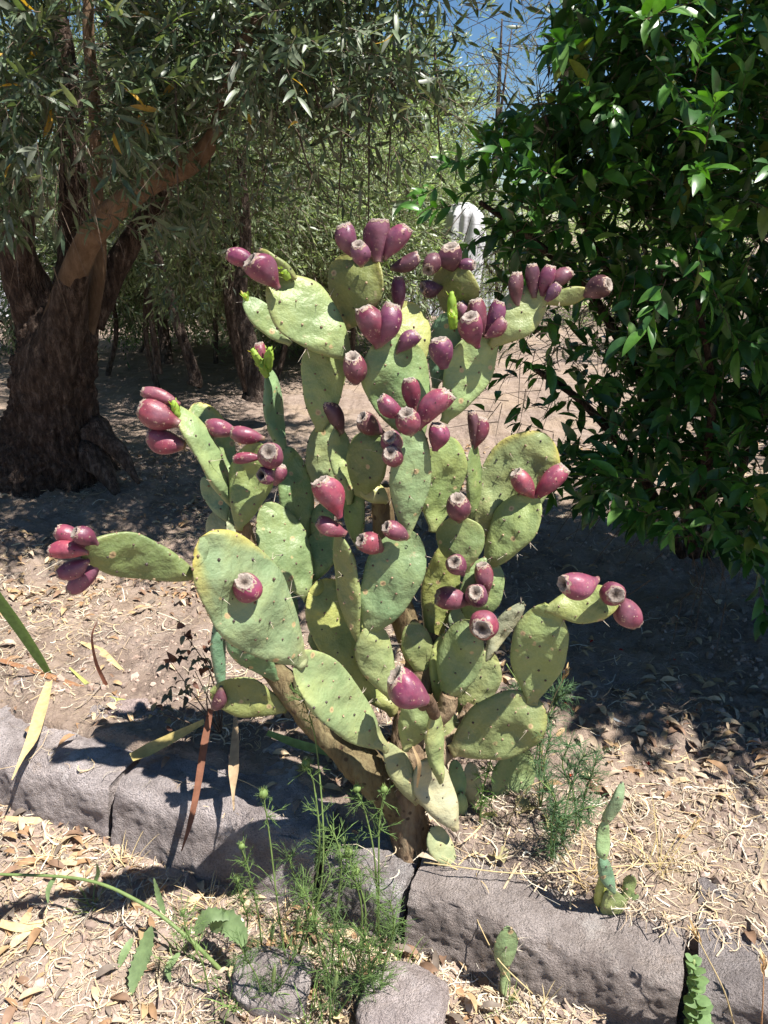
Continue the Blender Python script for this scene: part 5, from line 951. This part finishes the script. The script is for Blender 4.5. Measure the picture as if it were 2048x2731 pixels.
# the broad toothed-leaf weed with an arching stem
b_ = gpt(600, 2590); wd_ = Th('toothed_weed', b_, 'weed with a long arching stem and toothed grey-green leaves on the path', 'weed'); mb = MB()
Yw = b_[1]; tube(mb, [b_-[0, 0, .01], W(500, 2500, Yw+.02), W(380, 2410, Yw+.06), W(220, 2345, Yw+.10), W(-40, 2330, Yw+.14)], [.005, .0045, .004, .0035, .003], 40, 8, (.22, .30, .11)); wd_.part('stem', mb, M_WEED)
def toothed(P, wmax, col, nv, seed):
    n = 30; C = catmull(P, n); T = nrm(np.gradient(C, axis=0)); S = nrm(np.cross(T, np.asarray(nv, float))); U = np.cross(S, T); t = np.linspace(0, 1, n); w_ = wmax*.5*np.sin(math.pi*t**.8)**.7*(1+.22*np.where(np.arange(n) % 3 == 0, 1, -.3))
    V = np.stack([C-S*w_[:, None]+U*(w_*.25)[:, None], C, C+S*w_[:, None]+U*(w_*.25)[:, None]], 1).reshape(-1, 3); i_ = np.arange(n-1)[:, None]*3; return MB().add(V, np.concatenate([i_+np.array([[0, 1, 4, 3]]), i_+np.array([[1, 2, 5, 4]])]), col)
for k, (pts, wm) in enumerate([([(405, 2468, .03), (385, 2540, .0), (362, 2600, -.03), (350, 2655, -.06)], .036), ([(355, 2500, .05), (330, 2545, .02), (316, 2582, .0)], .018), ([(560, 2480, .04), (600, 2455, .03), (640, 2490, .0), (655, 2525, -.03)], .048), ([(520, 2490, .02), (560, 2440, .03), (620, 2450, .03)], .030), ([(440, 2440, .05), (425, 2395, .06), (410, 2340, .07)], .014), ([(150, 2335, .12), (130, 2370, .1), (128, 2410, .08)], .012),
        ([(250, 2355, .1), (262, 2330, .1), (258, 2300, .1)], .010), ([(470, 2690, .0), (420, 2680, .0), (395, 2650, .0)], .02), ([(470, 2690, .0), (440, 2640, .02), (430, 2590, .03)], .02), ([(480, 2540, .02), (450, 2580, -.02), (455, 2620, -.04)], .016)]):
    wd_.part('leaf', toothed([W(u, v, Yw+dy) for u, v, dy in pts], wm, np.array([.20, .285, .13])*random.uniform(.85, 1.15), (0, -.7, .7), k), M_WEED)
# green bristly spikes
for k, (u, v, h, lb) in enumerate([(730, 2650, .10, 'bristly green seed spike standing by the squat rock'), (792, 2500, .09, 'slender green seed spike among the feathery weeds'), (725, 2520, .08, 'bristly spike growing behind the dead brown grass'), (890, 2660, .11, 'drooping green seed spike near the flat-topped rock')]):
    b_ = gpt(u, v+60); t = Th('spike_weed', b_, lb, 'weed'); rg = np.random.default_rng(k); c = b_+[.004, 0, h]; mb = MB(); tube(mb, [b_-[0, 0, .01], b_+[0, 0, h*.5], c], [.0016, .0014, .0012], 10, 5, (.2, .28, .1)); t.part('stem', mb, M_WEED)
    mb = MB(); top = c+[.006, .0, .045]; tube(mb, [c, c*.5+top*.5, top], [.0035, .0048, .0018], 14, 10, (.26, .34, .13), lambda V: 1+.2*vn(V*500, 3)); tt = rg.random(70); D = rg.normal(0, 1, (70, 3)); D[:, 2] = np.abs(D[:, 2])+.6; twigs(mb, c+(top-c)*tt[:, None], D, .008, .0004, (.32, .40, .18)); t.part('spike', mb, M_WEED)
# round-leaved spurge in the kerb crack
b_ = gpt(1862, 2760); b_ = W(1862, 2770, 1.0); sp_ = Th('spurge', b_, 'fleshy spurge with stacked round pale green leaves in the kerb crack', 'weed'); rg = np.random.default_rng(4); top = W(1850, 2560, 1.0); mb = MB()
tube(mb, [b_, (b_+top)/2, top], [.004, .004, .003], 12, 8, (.3, .36, .15)); sp_.part('stem', mb, M_WEED); tv, fs = leaf_tpl(5, .95, .12, -.25)
for k in range(36):
    t_ = .05+.95*k/35; a = k*2.4; r_ = .026*(1.15-.35*t_)*rg.uniform(.7, 1.15); c = b_+(top-b_)*t_; a += rg.uniform(-.5, .5); X_ = np.array([math.cos(a), math.sin(a), .1+.7*t_+rg.uniform(-.3, .3)]); M = axes(X_, np.array([-math.cos(a)*.3, -math.sin(a)*.3, 1.0]))*(r_*1.1)
    m_ = MB(); m_.add(tv@M.T+c, fs[0], np.array([.16, .25, .11])*rg.uniform(.85, 1.2)); m_.more(np.array(fs[1])); sp_.part('leaf', m_, M_WEED)
# dark dry twiggy plant behind the kerb on the left
b_ = gpt(590, 1960); tp = Th('dry_twig_plant', b_, 'dead twiggy plant with withered dark leaves left of the cactus limb', 'dead plant'); rg = np.random.default_rng(6); Yt = b_[1]; TW = []
for k, (u, v) in enumerate([(450, 1760), (500, 1700), (520, 1790), (480, 1860), (540, 1740), (420, 1900), (560, 1800)]):
    q = W(u, v, Yt+rg.uniform(-.05, .08)); mb = MB(); tube(mb, [b_-[0, 0, .01], b_*.5+q*.5+rg.normal(0, .015, 3), q], [.003, .002, .001], 12, 5, (.12, .085, .065)); tp.part('twig', mb, M_TWIG); TW.append(q)
TW = np.array(TW); P = np.repeat(TW, 3, 0)+rg.normal(0, .02, (21, 3)); pos, M, _ = sprigs(P, rg.normal(0, 1, (21, 3)), 3, .03, .035, rg)
for q in range(len(pos)):
    m_ = MB(); tvl, fsl = leaf_tpl(4, .5, .4, .5); m_.add(tvl@M[q].T+pos[q], fsl[0], pick([(.10, .10, .07), (.16, .17, .11), (.13, .06, .04)], 1, rg)[0]); m_.more(np.array(fsl[1])); tp.part('leaf', m_, M_STRAW)
